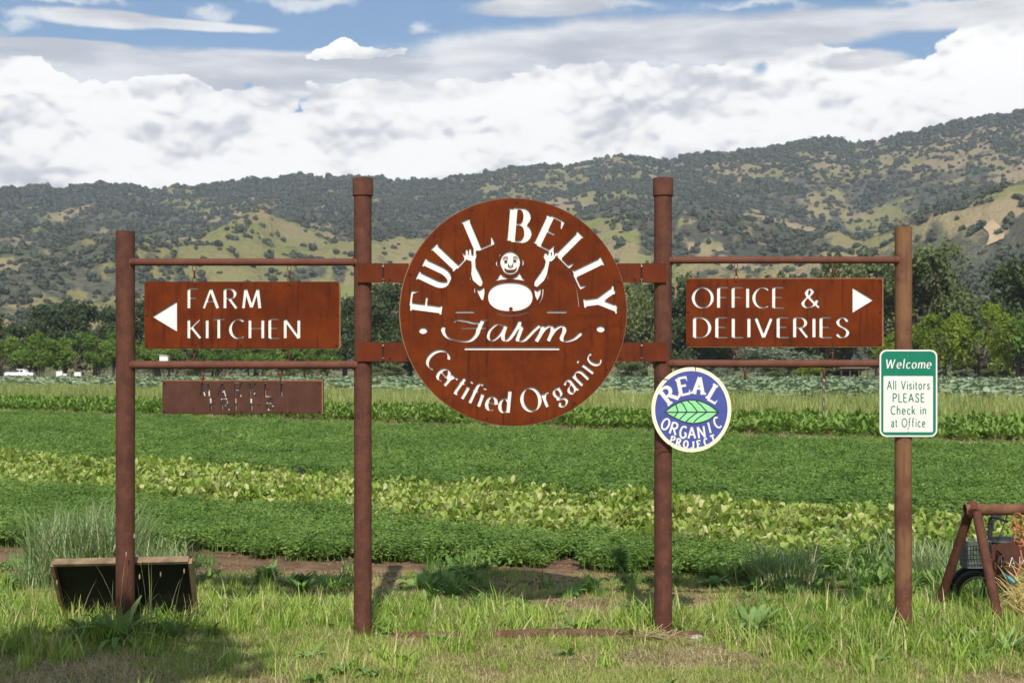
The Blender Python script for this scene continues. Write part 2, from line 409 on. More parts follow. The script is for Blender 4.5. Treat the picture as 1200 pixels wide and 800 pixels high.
# skeleton: width, strokes, serif ends (x, y) for a bar lying flat, arm ends (x, y, sign) for an upright beak
G = {
 'A': (.78, [[(0, 0), (.38, 1)], [(.38, 1), (.76, 0)], [(.14, .34), (.62, .34)]], [(0, 0), (.76, 0)], []),
 'B': (.60, [[(0, 0), (0, 1)], [(0, 1)] + arc(.27, .76, .25, .24, 90, -90) + [(0, .52)], [(0, .52)] + arc(.30, .26, .30, .26, 90, -90) + [(0, 0)]], [], []),
 'C': (.78, [arc(.45, .5, .45, .5, 52, 308, 18)], [], []),
 'D': (.76, [[(0, 0), (0, 1)], [(0, 1)] + arc(.28, .5, .46, .5, 90, -90, 14) + [(0, 0)]], [], []),
 'E': (.54, [[(0, 0), (0, 1)], [(0, 1), (.5, 1)], [(0, .52), (.42, .52)], [(0, 0), (.54, 0)]], [], [(.5, 1, -1), (.54, 0, 1)]),
 'F': (.52, [[(0, 0), (0, 1)], [(0, 1), (.5, 1)], [(0, .52), (.40, .52)]], [(0, 0)], [(.5, 1, -1)]),
 'G': (.82, [arc(.45, .5, .45, .5, 50, 320, 18), [(.80, .12), (.80, .45)], [(.55, .45), (.80, .45)]], [], []),
 'H': (.72, [[(0, 0), (0, 1)], [(.7, 0), (.7, 1)], [(0, .52), (.7, .52)]], [(0, 0), (0, 1), (.7, 0), (.7, 1)], []),
 'I': (.06, [[(0, 0), (0, 1)]], [(0, 0), (0, 1)], []),
 'J': (.40, [[(.34, 1), (.34, .22)] + arc(.17, .2, .17, .2, 0, -170, 8)], [(.34, 1)], []),
 'K': (.64, [[(0, 0), (0, 1)], [(.6, 1), (.05, .48)], [(.16, .58), (.64, 0)]], [(0, 0), (0, 1)], []),
 'L': (.50, [[(0, 0), (0, 1)], [(0, 0), (.5, 0)]], [(0, 1)], [(.5, 0, 1)]),
 'M': (.92, [[(.04, 0), (.16, 1)], [(.16, 1), (.48, .05)], [(.48, .05), (.80, 1)], [(.80, 1), (.92, 0)]], [(.04, 0), (.92, 0)], []),
 'N': (.76, [[(0, 0), (0, 1)], [(0, 1), (.74, 0)], [(.74, 0), (.74, 1)]], [(0, 0), (.74, 1)], []),
 'O': (.96, [arc(.48, .5, .48, .5, 0, 360, 28)], [], []),
 'P': (.56, [[(0, 0), (0, 1)], [(0, 1)] + arc(.28, .74, .27, .26, 90, -90) + [(0, .48)]], [(0, 0)], []),
 'R': (.64, [[(0, 0), (0, 1)], [(0, 1)] + arc(.28, .75, .26, .25, 90, -90) + [(0, .50)], [(.24, .50), (.62, 0)]], [(0, 0), (.62, 0)], []),
 'S': (.54, [cat([(.50, .82), (.40, .96), (.25, 1.0), (.08, .90), (.04, .74), (.16, .58), (.38, .46), (.52, .30), (.46, .09), (.27, 0), (.10, .05), (.01, .18)], 4)], [], []),
 'T': (.66, [[(.33, 0), (.33, 1)], [(0, 1), (.66, 1)]], [(.33, 0)], [(0, 1, -1), (.66, 1, -1)]),
 'U': (.72, [[(0, 1), (0, .35)] + arc(.35, .35, .35, .35, 180, 360, 12) + [(.7, 1)]], [(0, 1), (.7, 1)], []),
 'V': (.76, [[(0, 1), (.38, 0)], [(.38, 0), (.76, 1)]], [(0, 1), (.76, 1)], []),
 'W': (1.10, [[(0, 1), (.28, 0)], [(.28, 0), (.55, .95)], [(.55, .95), (.82, 0)], [(.82, 0), (1.10, 1)]], [(0, 1), (.55, .97), (1.10, 1)], []),
 'Y': (.76, [[(0, 1), (.38, .45)], [(.76, 1), (.38, .45)], [(.38, .45), (.38, 0)]], [(0, 1), (.76, 1), (.38, 0)], []),
 '&': (.78, [cat([(.78, 0), (.5, .30), (.22, .66), (.20, .84), (.33, 1.0), (.46, .86), (.40, .70), (.12, .42), (.02, .22), (.12, .04), (.32, 0), (.55, .14), (.70, .42)], 5)], [], []),
 '1': (.12, [[(.06, 0), (.06, 1)]], [], []), '-': (.42, [[(.02, .45), (.40, .45)]], [], []),
 '6': (.56, [cat([(.50, .92), (.30, .98), (.10, .75), (.02, .40), (.10, .08), (.29, 0), (.50, .12), (.55, .32), (.44, .52), (.28, .58), (.08, .44)], 4)], [], []),
 ' ': (.40, [], [], []),
 'a': (.50, [cat([(.04, .52), (.20, .64), (.38, .60), (.42, .46), (.42, .10), (.50, 0)], 4), cat([(.42, .38), (.16, .34), (.02, .18), (.12, .01), (.30, .04), (.42, .18)], 4)], [], []),
 'c': (.48, [arc(.27, .32, .27, .32, 50, 315, 14)], [], []),
 'd': (.54, [[(.50, 0), (.50, 1.05)], arc(.27, .32, .26, .32, 20, 340, 16)], [(.50, 1.05)], []),
 'e': (.52, [arc(.27, .32, .26, .32, 0, 310, 16), [(.02, .33), (.52, .33)]], [], []),
 'f': (.34, [[(.14, 0), (.14, .75)] + arc(.30, .82, .16, .22, 180, 50, 6), [(0, .62), (.32, .62)]], [(.14, 0)], []),
 'g': (.54, [arc(.25, .42, .20, .22, 0, 360, 16), cat([(.14, .24), (.10, .12), (.42, .04), (.50, -.14), (.26, -.30), (.02, -.18), (.14, -.02)], 4), [(.40, .58), (.54, .64)]], [], []),
 'h': (.52, [[(0, 0), (0, 1.05)], [(0, .42)] + arc(.25, .40, .23, .24, 150, 0, 8) + [(.48, 0)]], [(0, 0), (.48, 0)], []),
 'i': (.08, [[(.03, 0), (.03, .64)], [(.03, .84), (.03, .95)]], [(.03, 0), (-.01, .64)], []),
 'k': (.50, [[(0, 0), (0, 1.05)], [(.44, .64), (.04, .28)], [(.16, .38), (.50, 0)]], [(0, 0)], []),
 'l': (.10, [[(.03, 0), (.03, 1.05)]], [], []),
 'm': (.84, [[(0, 0), (0, .64)], [(0, .42)] + arc(.21, .40, .19, .24, 150, 0, 8) + [(.40, 0)], [(.40, .42)] + arc(.61, .40, .19, .24, 150, 0, 8) + [(.80, 0)]], [], []),
 'n': (.52, [[(0, 0), (0, .64)], [(0, .42)] + arc(.24, .40, .23, .24, 150, 0, 8) + [(.47, 0)]], [(0, 0), (.47, 0), (-.03, .64)], []),
 'o': (.54, [arc(.27, .32, .26, .32, 0, 360, 18)], [], []),
 'r': (.36, [[(0, 0), (0, .64)], [(0, .40), (.12, .58), (.24, .64), (.34, .60)]], [(0, 0), (-.03, .64)], []),
 's': (.42, [cat([(.38, .54), (.22, .65), (.06, .54), (.10, .40), (.32, .28), (.38, .13), (.22, 0), (.02, .10)], 4)], [], []),
 't': (.34, [[(.13, .88), (.13, .12), (.20, .02), (.32, .04)], [(0, .62), (.32, .62)]], [], []),
}
def quads(pts, thick, thin, phi=0.0, power=1.3, closed_caps=False):
    """one pen stroke as convex pieces"""
    out = []
    for i in range(len(pts) - 1):
        a = Vector(pts[i]); b = Vector(pts[i + 1]); d = b - a
        if d.length < 1e-6: continue
        d.normalize(); th = math.atan2(d.y, d.x) - phi
        wd = thin + (thick - thin) * abs(math.sin(th)) ** power
        n = Vector((-d.y, d.x)) * wd / 2
        e = d * (0.02 if i or len(pts) > 2 else 0.0) * wd
        out.append([a - n - e, b - n + e, b + n + e, a + n - e])
        if 0 < i:
            k = 8; r = min(wd, lastw) / 2 * 0.98
            out.append([a + Vector((math.cos(2 * math.pi * j / k), math.sin(2 * math.pi * j / k))) * r for j in range(k)])
        lastw = wd
    return out
def glyph(ch, thick=.16, thin=.06, phi=.2, serif=0.0, sth=0.06, power=1.3, slant=0.0, xs=1.0, dots=False):
    """polygons of one letter in em units; x starts at 0"""
    wd, st, ser, arm = G[ch]
    out = []
    for s in st:
        s2 = [(x * xs, y) for x, y in s]
        out += quads(s2, thick, thin, phi, power)
    if serif > 0:
        for (x, y) in ser:
            yy = y - sth / 2 if y > 0.3 else y + sth / 2
            out.append([Vector((x * xs - serif, yy - sth / 2)), Vector((x * xs + serif, yy - sth / 2)), Vector((x * xs + serif, yy + sth / 2)), Vector((x * xs - serif, yy + sth / 2))])
        for (x, y, sg) in arm:
            e = .24 if sg else 0
            out.append([Vector((x * xs - thick * .30, y)), Vector((x * xs + .03, y + sg * e)), Vector((x * xs + .05, y + sg * e)), Vector((x * xs + .05, y - sg * thin * .5))])
        if ch in 'BDEFLRP':
            for y in ((0,) if ch in 'L' else (0, 1)):
                yy = y - sth / 2 if y else sth / 2
                out.append([Vector((-serif, yy - sth / 2)), Vector((.02, yy - sth / 2)), Vector((.02, yy + sth / 2)), Vector((-serif, yy + sth / 2))])
    if slant: out = [[Vector((v.x + slant * v.y, v.y)) for v in p] for p in out]
    return out, wd * xs
def place(polys, ox, oy, h, rot=0.0, cx=0.0, cy=0.0, sx=1.0):
    """em polygons -> photo-scale polygons (y down); the glyph point (cx, cy) lands on (ox, oy), turned by rot degrees clockwise as seen"""
    c, s = math.cos(rad(rot)), math.sin(rad(rot)); out = []
    for p in polys:
        q = []
        for v in p:
            x = (v.x - cx) * h * sx; y = -(v.y - cy) * h
            q.append(Vector((ox + x * c - y * s, oy + x * s + y * c)))
        out.append(q)
    return out
def text(s, x0, x1, ybase, h, gap=.16, **kw):
    """a straight line of text fitted between x0 and x1"""
    gl = []
    for c in s:
        p_, wd = glyph(c, **kw)
        if p_:
            lo = min(v.x for q in p_ for v in q); hi = max(v.x for q in p_ for v in q)
            p_ = [[Vector((v.x - lo, v.y)) for v in q] for q in p_]; wd = hi - lo
        gl.append((p_, wd))
    tot = sum(g[1] for g in gl) + gap * (len(gl) - 1)
    sx = (x1 - x0) / (tot * h); out = []; x = x0
    for g_, wd in gl:
        out += place(g_, x, ybase, h, 0, 0, 0, sx); x += (wd + gap) * h * sx
    return out
def ring(items, cx, cy, r, h, inward=False, **kw):
    """letters on a circle: (char, angle from +x counterclockwise)"""
    out = []
    for ch, a in items:
        g_, wd = glyph(ch, **kw)
        hh = 0.5 if ch not in 'acegimnors' or not inward else 0.5
        X = cx + r * math.cos(rad(a)); Y = cy - r * math.sin(rad(a))
        rot = (90 - a) if not inward else (270 - a)
        out += place(g_, X, Y, h, rot, wd / 2, hh)
    return out
def cdt(polys_groups):
    """groups of polygons -> (verts, triangles, set of groups covering each triangle)"""
    vs, fs, own = [], [], []
    for gi, grp in enumerate(polys_groups):
        for p in grp:
            if len(p) < 3: continue
            ar = sum(p[i][0] * p[(i + 1) % len(p)][1] - p[(i + 1) % len(p)][0] * p[i][1] for i in range(len(p)))
            if abs(ar) < 1e-3: continue
            if ar < 0: p = p[::-1]
            fs.append(list(range(len(vs), len(vs) + len(p)))); own.append(gi); vs += [Vector((q[0], q[1])) for q in p]
    r = delaunay_2d_cdt(vs, [], fs, 0, 1e-5, True)
    cov = [set(own[i] for i in o) for o in r[5]]
    return r[0], r[2], cov
PXM = 200.0
DS = F / PXM           # distance of the sign plane
def solid(name, verts, tris, y0, y1, mt, parent=None, origin=(0, 0, 0), base=(600.0, HZ), scale=PXM, zc=CH):
    """a flat shape in photo scale, extruded from y0 (front) to y1 (back)"""
    used = {}; vv = []
    for t in tris:
        for i in t:
            if i not in used: used[i] = len(vv); vv.append(verts[i])
    T = [[used[i] for i in t] for t in tris]
    n = len(vv); ox, oy, oz = origin
    def P3(v, y): return ((v.x - base[0]) / scale - ox, y - oy, zc - (v.y - base[1]) / scale - oz)
    V = [P3(v, y0) for v in vv] + [P3(v, y1) for v in vv]
    edge = {}
    Fc = []
    for t in T:
        a, b, c = (vv[i] for i in t)
        if (b - a).cross(c - a) > 0: t = t[::-1]     # y is down: face the camera
        t = t[::-1] if False else t
        Fc.append(tuple(t)); Fc.append(tuple(i + n for i in reversed(t)))
        for k in range(3):
            e = (t[k], t[(k + 1) % 3]); edge[e] = 1
    for (a, b) in list(edge):
        if (b, a) not in edge: Fc.append((b, a, a + n, b + n))
    me = mesh(name, V, Fc, mt)
    return obj(name, me, parent)
def poly(pts): return [Vector(p) for p in pts]
def disc(cx, cy, r, n=72, ry=None): return [Vector((cx + r * math.cos(2 * math.pi * i / n), cy + (ry or r) * math.sin(2 * math.pi * i / n))) for i in range(n)]
def rrect(x0, y0, x1, y1, r, n=5):
    out = []
    for cx, cy, a in ((x1 - r, y0 + r, -90), (x1 - r, y1 - r, 0), (x0 + r, y1 - r, 90), (x0 + r, y0 + r, 180)):
        out += [Vector((cx + r * math.cos(rad(a + 90 * i / n)), cy + r * math.sin(rad(a + 90 * i / n)))) for i in range(n + 1)]
    return out
def line(pts, wd): return quads([tuple(p) for p in pts], wd, wd)
# ------------------------------------------------------------------ the welded pipe frame
def PX(x): return (x - 600) / PXM
def PZ(y): return CH - (y - HZ) / PXM
FR = empty('sign_frame', (0, DS, 0))
tag(FR, 'rusty welded pipe frame of four round posts and thin rails carrying the farm signs', 'sign frame', kind='thing')
def fpart(name, mb, mt, label=None, smooth=True):
    o = mb.build(name, mt, FR, smooth)
    if label: o['label'] = label
    return o
def post(name, x, top, r, mt, label, cap=False, base=0.0):
    b = MB(); X = PX(x); z1 = PZ(top)
    pts = [(X + random.uniform(-.0012, .0012), random.uniform(-.0012, .0012), -0.25 + (z1 + 0.25) * i / 14) for i in range(15)]
    n = 32; b.tube(pts, r, n, False)
    L = len(b.v) - n
    # open pipe mouth: a wall thickness and a shaft going down
    vs = [(X + (r - .006) * math.cos(2 * math.pi * k / n), (r - .006) * math.sin(2 * math.pi * k / n), z) for z in (z1, z1 - .12) for k in range(n)]
    # order ring the same way as the tube's
    b.add([v for v in b.v[L:]] + [((v[0] - X) * (r - .006) / r + X, v[1] * (r - .006) / r, v[2]) for v in b.v[L:]] + [((v[0] - X) * (r - .006) / r + X, v[1] * (r - .006) / r, v[2] - .12) for v in b.v[L:]],
          [(k, (k + 1) % n, n + (k + 1) % n, n + k) for k in range(n)] + [(n + k, n + (k + 1) % n, 2 * n + (k + 1) % n, 2 * n + k) for k in range(n)] + [tuple(2 * n + k for k in range(n))])
    o = fpart('post', b, mt, label)
    if cap:
        c = MB(); c.tube([(X, 0, z1 - .100), (X, 0, z1 - .097), (X, 0, z1 - .002), (X, 0, z1 + .006)], [r + .004, r + .008, r + .008, r + .004], n)
        q = c.build('pipe_collar', mt, o, True); 
    return o
p1 = post('post', 147, 271, .0550, M['post'], 'short rusty post at the left end of the frame')
p2 = post('post', 425.2, 210, .0520, M['post'], 'tall collared rusty post left of the round plate', True)
p3 = post('post', 777, 210, .0520, M['post'], 'tall collared rusty post behind the blue round badge', True)
p4 = post('post', 1058.5, 266, .0495, M['post4'], 'short post with a bleached tan streak behind the green and white notice')
for (x0, x1, y, r) in ((147, 425, 307.5, .0215), (147, 425, 427.5, .0235), (777, 1058, 305.3, .0205), (777, 1058, 425.8, .0225)):
    b = MB(); n = 12
    sag = random.uniform(-.002, .003)
    b.tube([(PX(x0) + .03 + (PX(x1) - PX(x0) - .06) * i / n, -.024, PZ(y) - sag * math.sin(math.pi * i / n)) for i in range(n + 1)], r, 18)
    o = fpart('rail', b, M['rail'])
    for xx in (x0, x1):      # weld bead
        w_ = MB(); w_.torus((PX(xx) + (.052 if xx == x0 else -.052), -.024, PZ(y)), r * 1.02, .006, N=18, n=6, M=Matrix.Rotation(rad(90), 3, 'Z'))
        w_.build('weld_bead', M['rail'], o, True)
for (x0, x1) in ((420.5, 449.6), (751.2, 779.5)):
    for (y0, y1) in ((309.5, 332), (401.3, 423.5)):
        b = MB(); cx_, cz_ = (PX(x0) + PX(x1)) / 2, (PZ(y0) + PZ(y1)) / 2
        b.box((cx_, -.0605, cz_), ((x1 - x0) / PXM, .010, (y1 - y0) / PXM), None, .0012)
        fpart('bracket', b, M['bar'], None, False)
# ------------------------------------------------------------------ plates with letters cut through to a white panel
def chain_links(parent, x, ya, yb, n, Y, mt, r=.0035, name='chain_link'):
    h = (yb - ya) / n / PXM
    for i in range(n):
        b = MB()
        Mx = Matrix.Rotation(rad(90 if i % 2 else 12), 3, 'Z')
        b.torus((PX(x) + random.uniform(-.001, .001), Y, PZ(ya) - h * (i + .5)), h * .5 + .002, r, N=14, n=6, M=Mx @ Matrix.Diagonal((.55, 1, 1.12)))
        b.build(name, mt, parent, True)
def plate(name, outline, holes, keep, Y, thick, gap, mt, label, bolts, backing, backmat, edge=None):
    root = empty(name, (0, Y, 0)); tag(root, label, 'sign')
    vs, ts, cov = cdt([[outline], holes, keep])
    tr = [t for t, c in zip(ts, cov) if 0 in c and (1 not in c or 2 in c)]
    solid('face_plate', vs, tr, 0, thick, mt, root)
    vs, ts, cov = cdt([[backing]])
    solid('white_backing', vs, [t for t, c in zip(ts, cov) if c], thick + gap, thick + gap + .003, backmat, root)
    if edge:
        vs, ts, cov = cdt([[edge[0]], [edge[1]]])
        solid('edge_strip', vs, [t for t, c in zip(ts, cov) if 0 in c and 1 not in c], thick + .001, thick + gap - .001, edge[2], root)
    for (x, y) in bolts:
        b = MB(); b.tube([(PX(x), -.004, PZ(y)), (PX(x), .002, PZ(y))], [.0055, .007], 8)
        b.build('bolt', M['bolt'], root, True)
    return root
M['edge'] = rust('pale_plate_edge', (0.22, 0.10, 0.055), (0.27, 0.14, 0.08), (0.15, 0.06, 0.03), 2)  # perimeter strip in a paler rust than the face plate
O1 = dict(thick=.165, thin=.065, phi=.22, power=1.5)
# farm kitchen
h = text('FARM', 220.5, 307, 361.2, 22.5, .22, **O1) + text('KITCHEN', 220.5, 352.5, 396.2, 22.0, .22, **O1)
h += [poly([(179.5, 371), (208.5, 353), (208.5, 388.5)])]
fk = plate('arrow_sign', rrect(170.5, 330.3, 398, 407.8, 3), h, [], DS - .024, .003, .006, M['plate'],
           'rusty plate with FARM KITCHEN cut out and an arrow pointing left', [(173, 333.5), (229.5, 333.5), (283, 333.5), (339.5, 333.5), (395, 333.5), (173, 370), (395, 370), (173, 404.5), (229.5, 404.5), (283, 404.5), (339.5, 404.5), (395, 404.5)],
           rrect(173, 333, 396, 405.5, 2), M['white'], (rrect(171.5, 331, 399.6, 408.8, 3), rrect(174, 333.5, 397.6, 405.8, 2), M['edge']))
for x in (229, 340):
    chain_links(fk, x, 311.5, 332, 3, 0, M['chain']); chain_links(fk, x, 407, 423.5, 2, 0, M['chain'])
# office and deliveries
h = text('OFFICE', 810, 918.5, 360.6, 23.5, .15, **O1) + text('&', 938, 960.5, 360.2, 22, .1, **O1) + text('DELIVERIES', 811.5, 994.5, 395.2, 23, .18, **O1)
h += [poly([(998, 336.5), (1022.5, 351.5), (998, 366.5)])]
od = plate('arrow_sign', rrect(803.5, 327, 1032.6, 405.6, 2), h, [], DS - .024, .003, .006, M['plate'],
           'rusty plate with OFFICE & DELIVERIES cut out and an arrow pointing right', [(806, 330), (862, 330), (918, 330), (974.5, 330), (1030, 330), (806, 366), (1030, 366), (806, 403), (862, 403), (918, 403), (974.5, 403), (1030, 403)],
           rrect(806, 329.5, 1031, 403.5, 2), M['white'], (rrect(804.5, 326, 1034.2, 406.8, 2), rrect(807, 329, 1032, 404, 2), M['edge']))
for x in (862, 974):
    chain_links(od, x + (1 if x > 900 else 0), 309, 329, 3, 0, M['chain']); chain_links(od, x, 405, 421.8, 2, 0, M['chain'])
# market
O2 = dict(thick=.15, thin=.06, phi=0.1, power=1.0)
h = text('MARKET', 235.5, 334.5, 464.2, 15.5, .75, **O2) + text('FRI 1-6', 247, 322, 480.2, 13.5, .42, **O2)
mk = plate('market_sign', rrect(191.8, 446.3, 377.8, 484, 1), h, [], DS - .030, .003, .045, M['market'],
           'dull brown narrow plate with MARKET FRI 1-6 cut out hanging under the farm kitchen plate', [(194, 449), (238.5, 449), (284, 448.6), (329.5, 449), (375, 449), (194, 482), (284, 482), (375, 482), (331, 482.4), (341, 482.8)],
           rrect(196, 449, 374, 481, 1), M['white'], (rrect(192.2, 444.9, 379.2, 484.6, 1), rrect(194.2, 448, 377, 483, 1), M['edge']))
for x in (238.5, 329.5): chain_links(mk, x, 431.5, 447.5, 2, .012, M['chain'], .005)
# the round plate
CX, CY = 601.5, 366.0
def z4(x, y): return (460 + x / 4, 220 + y / 4)
def zm(x, y): return (540 + x / 8.892, 285 + y / 8.889)
OB = dict(thick=.225, thin=.065, phi=0.0, power=1.2, serif=.15, sth=.06)
h = []
for ch, a, xs, sz in (('F', 172.5, .88, 37), ('U', 154.6, .66, 36), ('L', 136.6, .88, 37), ('L', 113.0, 1.0, 38), ('B', 85.2, .82, 38), ('E', 64.5, .85, 37), ('L', 45.0, .92, 37), ('L', 25.8, .92, 37), ('Y', 7.2, .80, 37)):
    h += ring([(ch, a)], CX, CY, 101.0, sz, xs=xs, **OB)
OC = dict(thick=.165, thin=.055, phi=0.25, power=1.3, serif=.08, sth=.05)
for ch, a, sz in (('C', 211.8, 27), ('e', 221.8, 25), ('r', 228.6, 25), ('t', 234.4, 25), ('i', 239.4, 25), ('f', 244.6, 25), ('i', 249.8, 25), ('e', 256.4, 25), ('d', 264.6, 25),
                  ('O', 281.4, 27), ('r', 291.8, 25), ('g', 299.0, 24), ('a', 307.6, 25), ('n', 316.2, 25), ('i', 322.8, 25), ('c', 329.6, 25)):
    g_, wd = glyph(ch, xs=.80 if ch in 'OC' else .84, **OC)
    R_ = 117.0      # baseline circle
    h += place(g_, CX + R_ * math.cos(rad(a)), CY - R_ * math.sin(rad(a)), sz, 270 - a, wd / 2, 0.0)
def pen(pts, thick, thin, phi=-0.5, power=1.2, f=z4): return quads([f(*p) for p in pts], thick, thin, phi, power)
# script word under the figure
h += pen(cat([(290, 632), (305, 622), (345, 626), (400, 636), (450, 618)]), 3.2, 1.6)
h += pen(cat([(425, 622), (408, 655), (395, 690), (360, 718), (300, 716), (258, 700), (240, 672), (242, 655)]), 5.0, 1.8, 0.25)
h += pen([(322, 660), (440, 660)], 1.9, 1.9)
h += pen(cat([(520, 648), (492, 640), (458, 668), (450, 702), (470, 716), (505, 690), (530, 650)]), 3.4, 1.6, 0.2)
h += pen(cat([(532, 645), (518, 690), (524, 716), (550, 706), (585, 655), (598, 628)]), 4.6, 1.7, 0.2)
h += pen(cat([(598, 628), (592, 645), (604, 655), (592, 690), (586, 716), (618, 714), (660, 672), (690, 645)]), 4.6, 1.7, 0.2)
h += pen(cat([(705, 650), (695, 680), (672, 720)]), 5.0, 4.0, 0.2) + pen(cat([(690, 690), (712, 662), (740, 648), (748, 668), (728, 718)]), 4.6, 1.7, 0.2)
h += pen(cat([(738, 695), (762, 664), (795, 648), (804, 668), (790, 704), (806, 720), (850, 708), (884, 680)]), 4.8, 1.7, 0.2)
h += pen([(340, 754), (780, 754)], 3.4, 3.4) + pen([(298, 584), (384, 584)], 2.4, 2.4) + pen([(722, 584), (814, 584)], 2.4, 2.4)
h += [disc(496.8, 387.6, 4.8, 16, 3.9), disc(703, 385.7, 4.8, 16, 3.9)]
# the emblem: bald smiling figure with a round belly and both arms raised
def zp(pts): return poly([zm(*p) for p in pts])
def blob(cx_, cy_, rx, ry, n=28, e=1.0):
    out = []
    for i in range(n):
        c_, s_ = math.cos(2 * math.pi * i / n), math.sin(2 * math.pi * i / n)
        out.append((cx_ + rx * math.copysign(abs(c_) ** e, c_), cy_ + ry * math.copysign(abs(s_) ** e, s_)))
    return zp(out)
h += [blob(517, 562, 230, 150, 40, .86), blob(515, 205, 102, 112, 32), blob(516, 258, 84, 76, 24)]
h += [zp(cat([(350, 408), (392, 362), (415, 318), (440, 345), (500, 372), (498, 382), (420, 388), (350, 408)], 2)[:-1]), zp(cat([(682, 405), (640, 362), (610, 312), (590, 345), (534, 372), (536, 382), (600, 388), (682, 405)], 2)[:-1])]
h += [zp([(112, 170), (152, 170), (158, 250), (195, 320), (232, 402), (222, 450), (200, 455), (130, 395), (112, 330), (118, 250)])]
h += [zp([(45, 150), (75, 185), (112, 195), (152, 185), (165, 150), (165, 125), (60, 125)]), zp([(58, 130), (52, 85), (66, 62), (78, 80), (82, 130)]), zp([(88, 130), (92, 62), (108, 58), (116, 130)]), zp([(138, 135), (136, 75), (152, 66), (166, 130)]), zp([(45, 150), (38, 135), (50, 118), (66, 130)])]
h += [zp([(168, 478), (195, 492), (222, 480), (246, 455), (250, 520), (236, 598), (216, 592), (186, 530)])]
h += [zp([(884, 190), (922, 190), (908, 262), (892, 340), (862, 398), (792, 462), (764, 450), (768, 396), (828, 312), (868, 250)])]
h += [zp([(858, 150), (882, 198), (942, 198), (976, 165), (984, 130), (868, 118)]), zp([(868, 128), (872, 104), (892, 104), (902, 135)]), zp([(908, 130), (914, 98), (934, 98), (938, 130)]), zp([(948, 130), (944, 72), (962, 66), (972, 130)]), zp([(972, 140), (985, 96), (1000, 100), (990, 150)])]
h += [zp([(760, 478), (800, 502), (832, 470), (826, 540), (796, 602), (776, 562)])]
for c_, t_ in (([(152, 462), (146, 500), (156, 525)], 1.0), ([(98, 352), (106, 385)], .8), ([(855, 468), (846, 560), (815, 632)], 1.0), ([(908, 348), (902, 375)], .8),
               ([(388, 180), (372, 205), (380, 240), (396, 245)], 1.3), ([(412, 110), (402, 150)], .8), ([(640, 170), (650, 205), (642, 240)], 1.3),
               ([(355, 728), (440, 752), (520, 758), (610, 748), (705, 722)], 1.3)):
    h += quads([zm(*p) for p in cat(c_)], t_, t_)
h += quads([z4(*p) for p in cat([(778, 348), (825, 400), (858, 470), (872, 560)])], .7, .7)
k = [blob(522, 688, 20, 18, 12)]
k += [zp(cat([(452, 262), (480, 282), (516, 286), (560, 280), (584, 258), (570, 290), (540, 306), (500, 308), (468, 294), (452, 262)], 3)[:-1])]
k += [blob(470, 196, 17, 11, 14), blob(562, 190, 18, 10, 14)]
k += quads([zm(*p) for p in cat([(496, 225), (500, 244), (520, 250), (540, 240), (540, 222)])], 1.1, 1.1)
k += quads([zm(*p) for p in cat([(440, 168), (470, 150), (492, 166)])], .9, .9) + quads([zm(*p) for p in cat([(544, 160), (566, 148), (592, 166)])], .9, .9)
smile = quads([zm(*p) for p in cat([(476, 272), (516, 280), (562, 268)])], 1.0, 1.0)
rimb = [(CX + 127.5 * math.cos(rad(a)), CY + 127.5 * math.sin(rad(a))) for a in range(8, 368, 24)]
rd = plate('round_sign', disc(CX, CY, 131.5, 144), h, k, DS - .075, .003, .008, M['plate'],
           'large round rusty plate with FULL BELLY Farm and a round bellied figure cut out', rimb, disc(CX, CY, 126, 96), M['white'],
           (disc(CX - .3, CY + .4, 132.4, 144), disc(CX, CY, 128.5, 96), M['edge']))
for (x0, x1) in ((450.9, 480), (722, 750.1)):
    for (y0, y1) in ((309.5, 332), (401.3, 423.5)):
        b = MB(); b.box(((PX(x0) + PX(x1)) / 2, .0135, (PZ(y0) + PZ(y1)) / 2), ((x1 - x0) / PXM, .004, (y1 - y0) / PXM), None, .001)
        tb = b.build('side_tab', M['bar'], rd)
        xe = (450.2 if x0 < 600 else 750.7); b = MB()
        b.tube([(PX(xe), .004, PZ(y0 + 4)), (PX(xe), .003, PZ((y0 + y1) / 2)), (PX(xe), .004, PZ(y1 - 4))], .0042, 8)
        b.build('wire_tie', M['bolt'], tb, True)
        for yy in (y0 + 4, y1 - 4):
            b = MB(); b.ell((PX(xe), .004, PZ(yy)), (.0075, .004, .0075)); b.build('wire_end', M['greymetal'], tb, True)
        for xx in ((458, 478) if x0 < 600 else (726, 743)):
            b = MB(); b.tube([(PX(xx), .005, PZ(y1 - 4)), (PX(xx), .010, PZ(y1 - 4))], .005, 8); b.build('bolt', M['bolt'], tb)
# ------------------------------------------------------------------ blue round badge wired to the third post
BX, BY = 808.0, 479.3
ro = empty('round_badge', (0, DS - .086, 0))
tag(ro, 'blue round sign reading REAL ORGANIC PROJECT with a green leaf, wired to the post', 'sign')
def layer(name, groups_in, groups_out, y0, y1, mt, parent, label=None):
    vs, ts, cov = cdt([groups_in] + ([groups_out] if groups_out else []))
    o = solid(name, vs, [t for t, c in zip(ts, cov) if 0 in c and 1 not in c], y0, y1, mt, parent)
    if label: o['label'] = label
    return o
layer('border', [disc(BX, BY, 46.3, 96, 49.2)], [], 0, .003, M['cream'], ro)
layer('blue_field', [disc(BX, BY, 42.0, 96, 44.8)], [], -.0010, -.0002, M['blue'], ro)
def zb(x, y): return (740 + x * 140 / 800, 410 + y * 140 / 800)
S1 = dict(thick=.23, thin=.14, phi=0, power=1.0, serif=.17, sth=.12)
let = []
for ch, X, Y, rot, sz, xs in (('R', 243, 296, -38, 20.0, .95), ('E', 338, 240, -12, 19.5, .95), ('A', 440, 238, 5, 19.5, .75), ('L', 548, 292, 30, 19.5, 1.0)):
    g_, wd = glyph(ch, xs=xs, **S1); let += place(g_, *zb(X, Y), sz, rot, wd / 2, .5)
S2 = dict(thick=.17, thin=.15, phi=0, power=1.0)
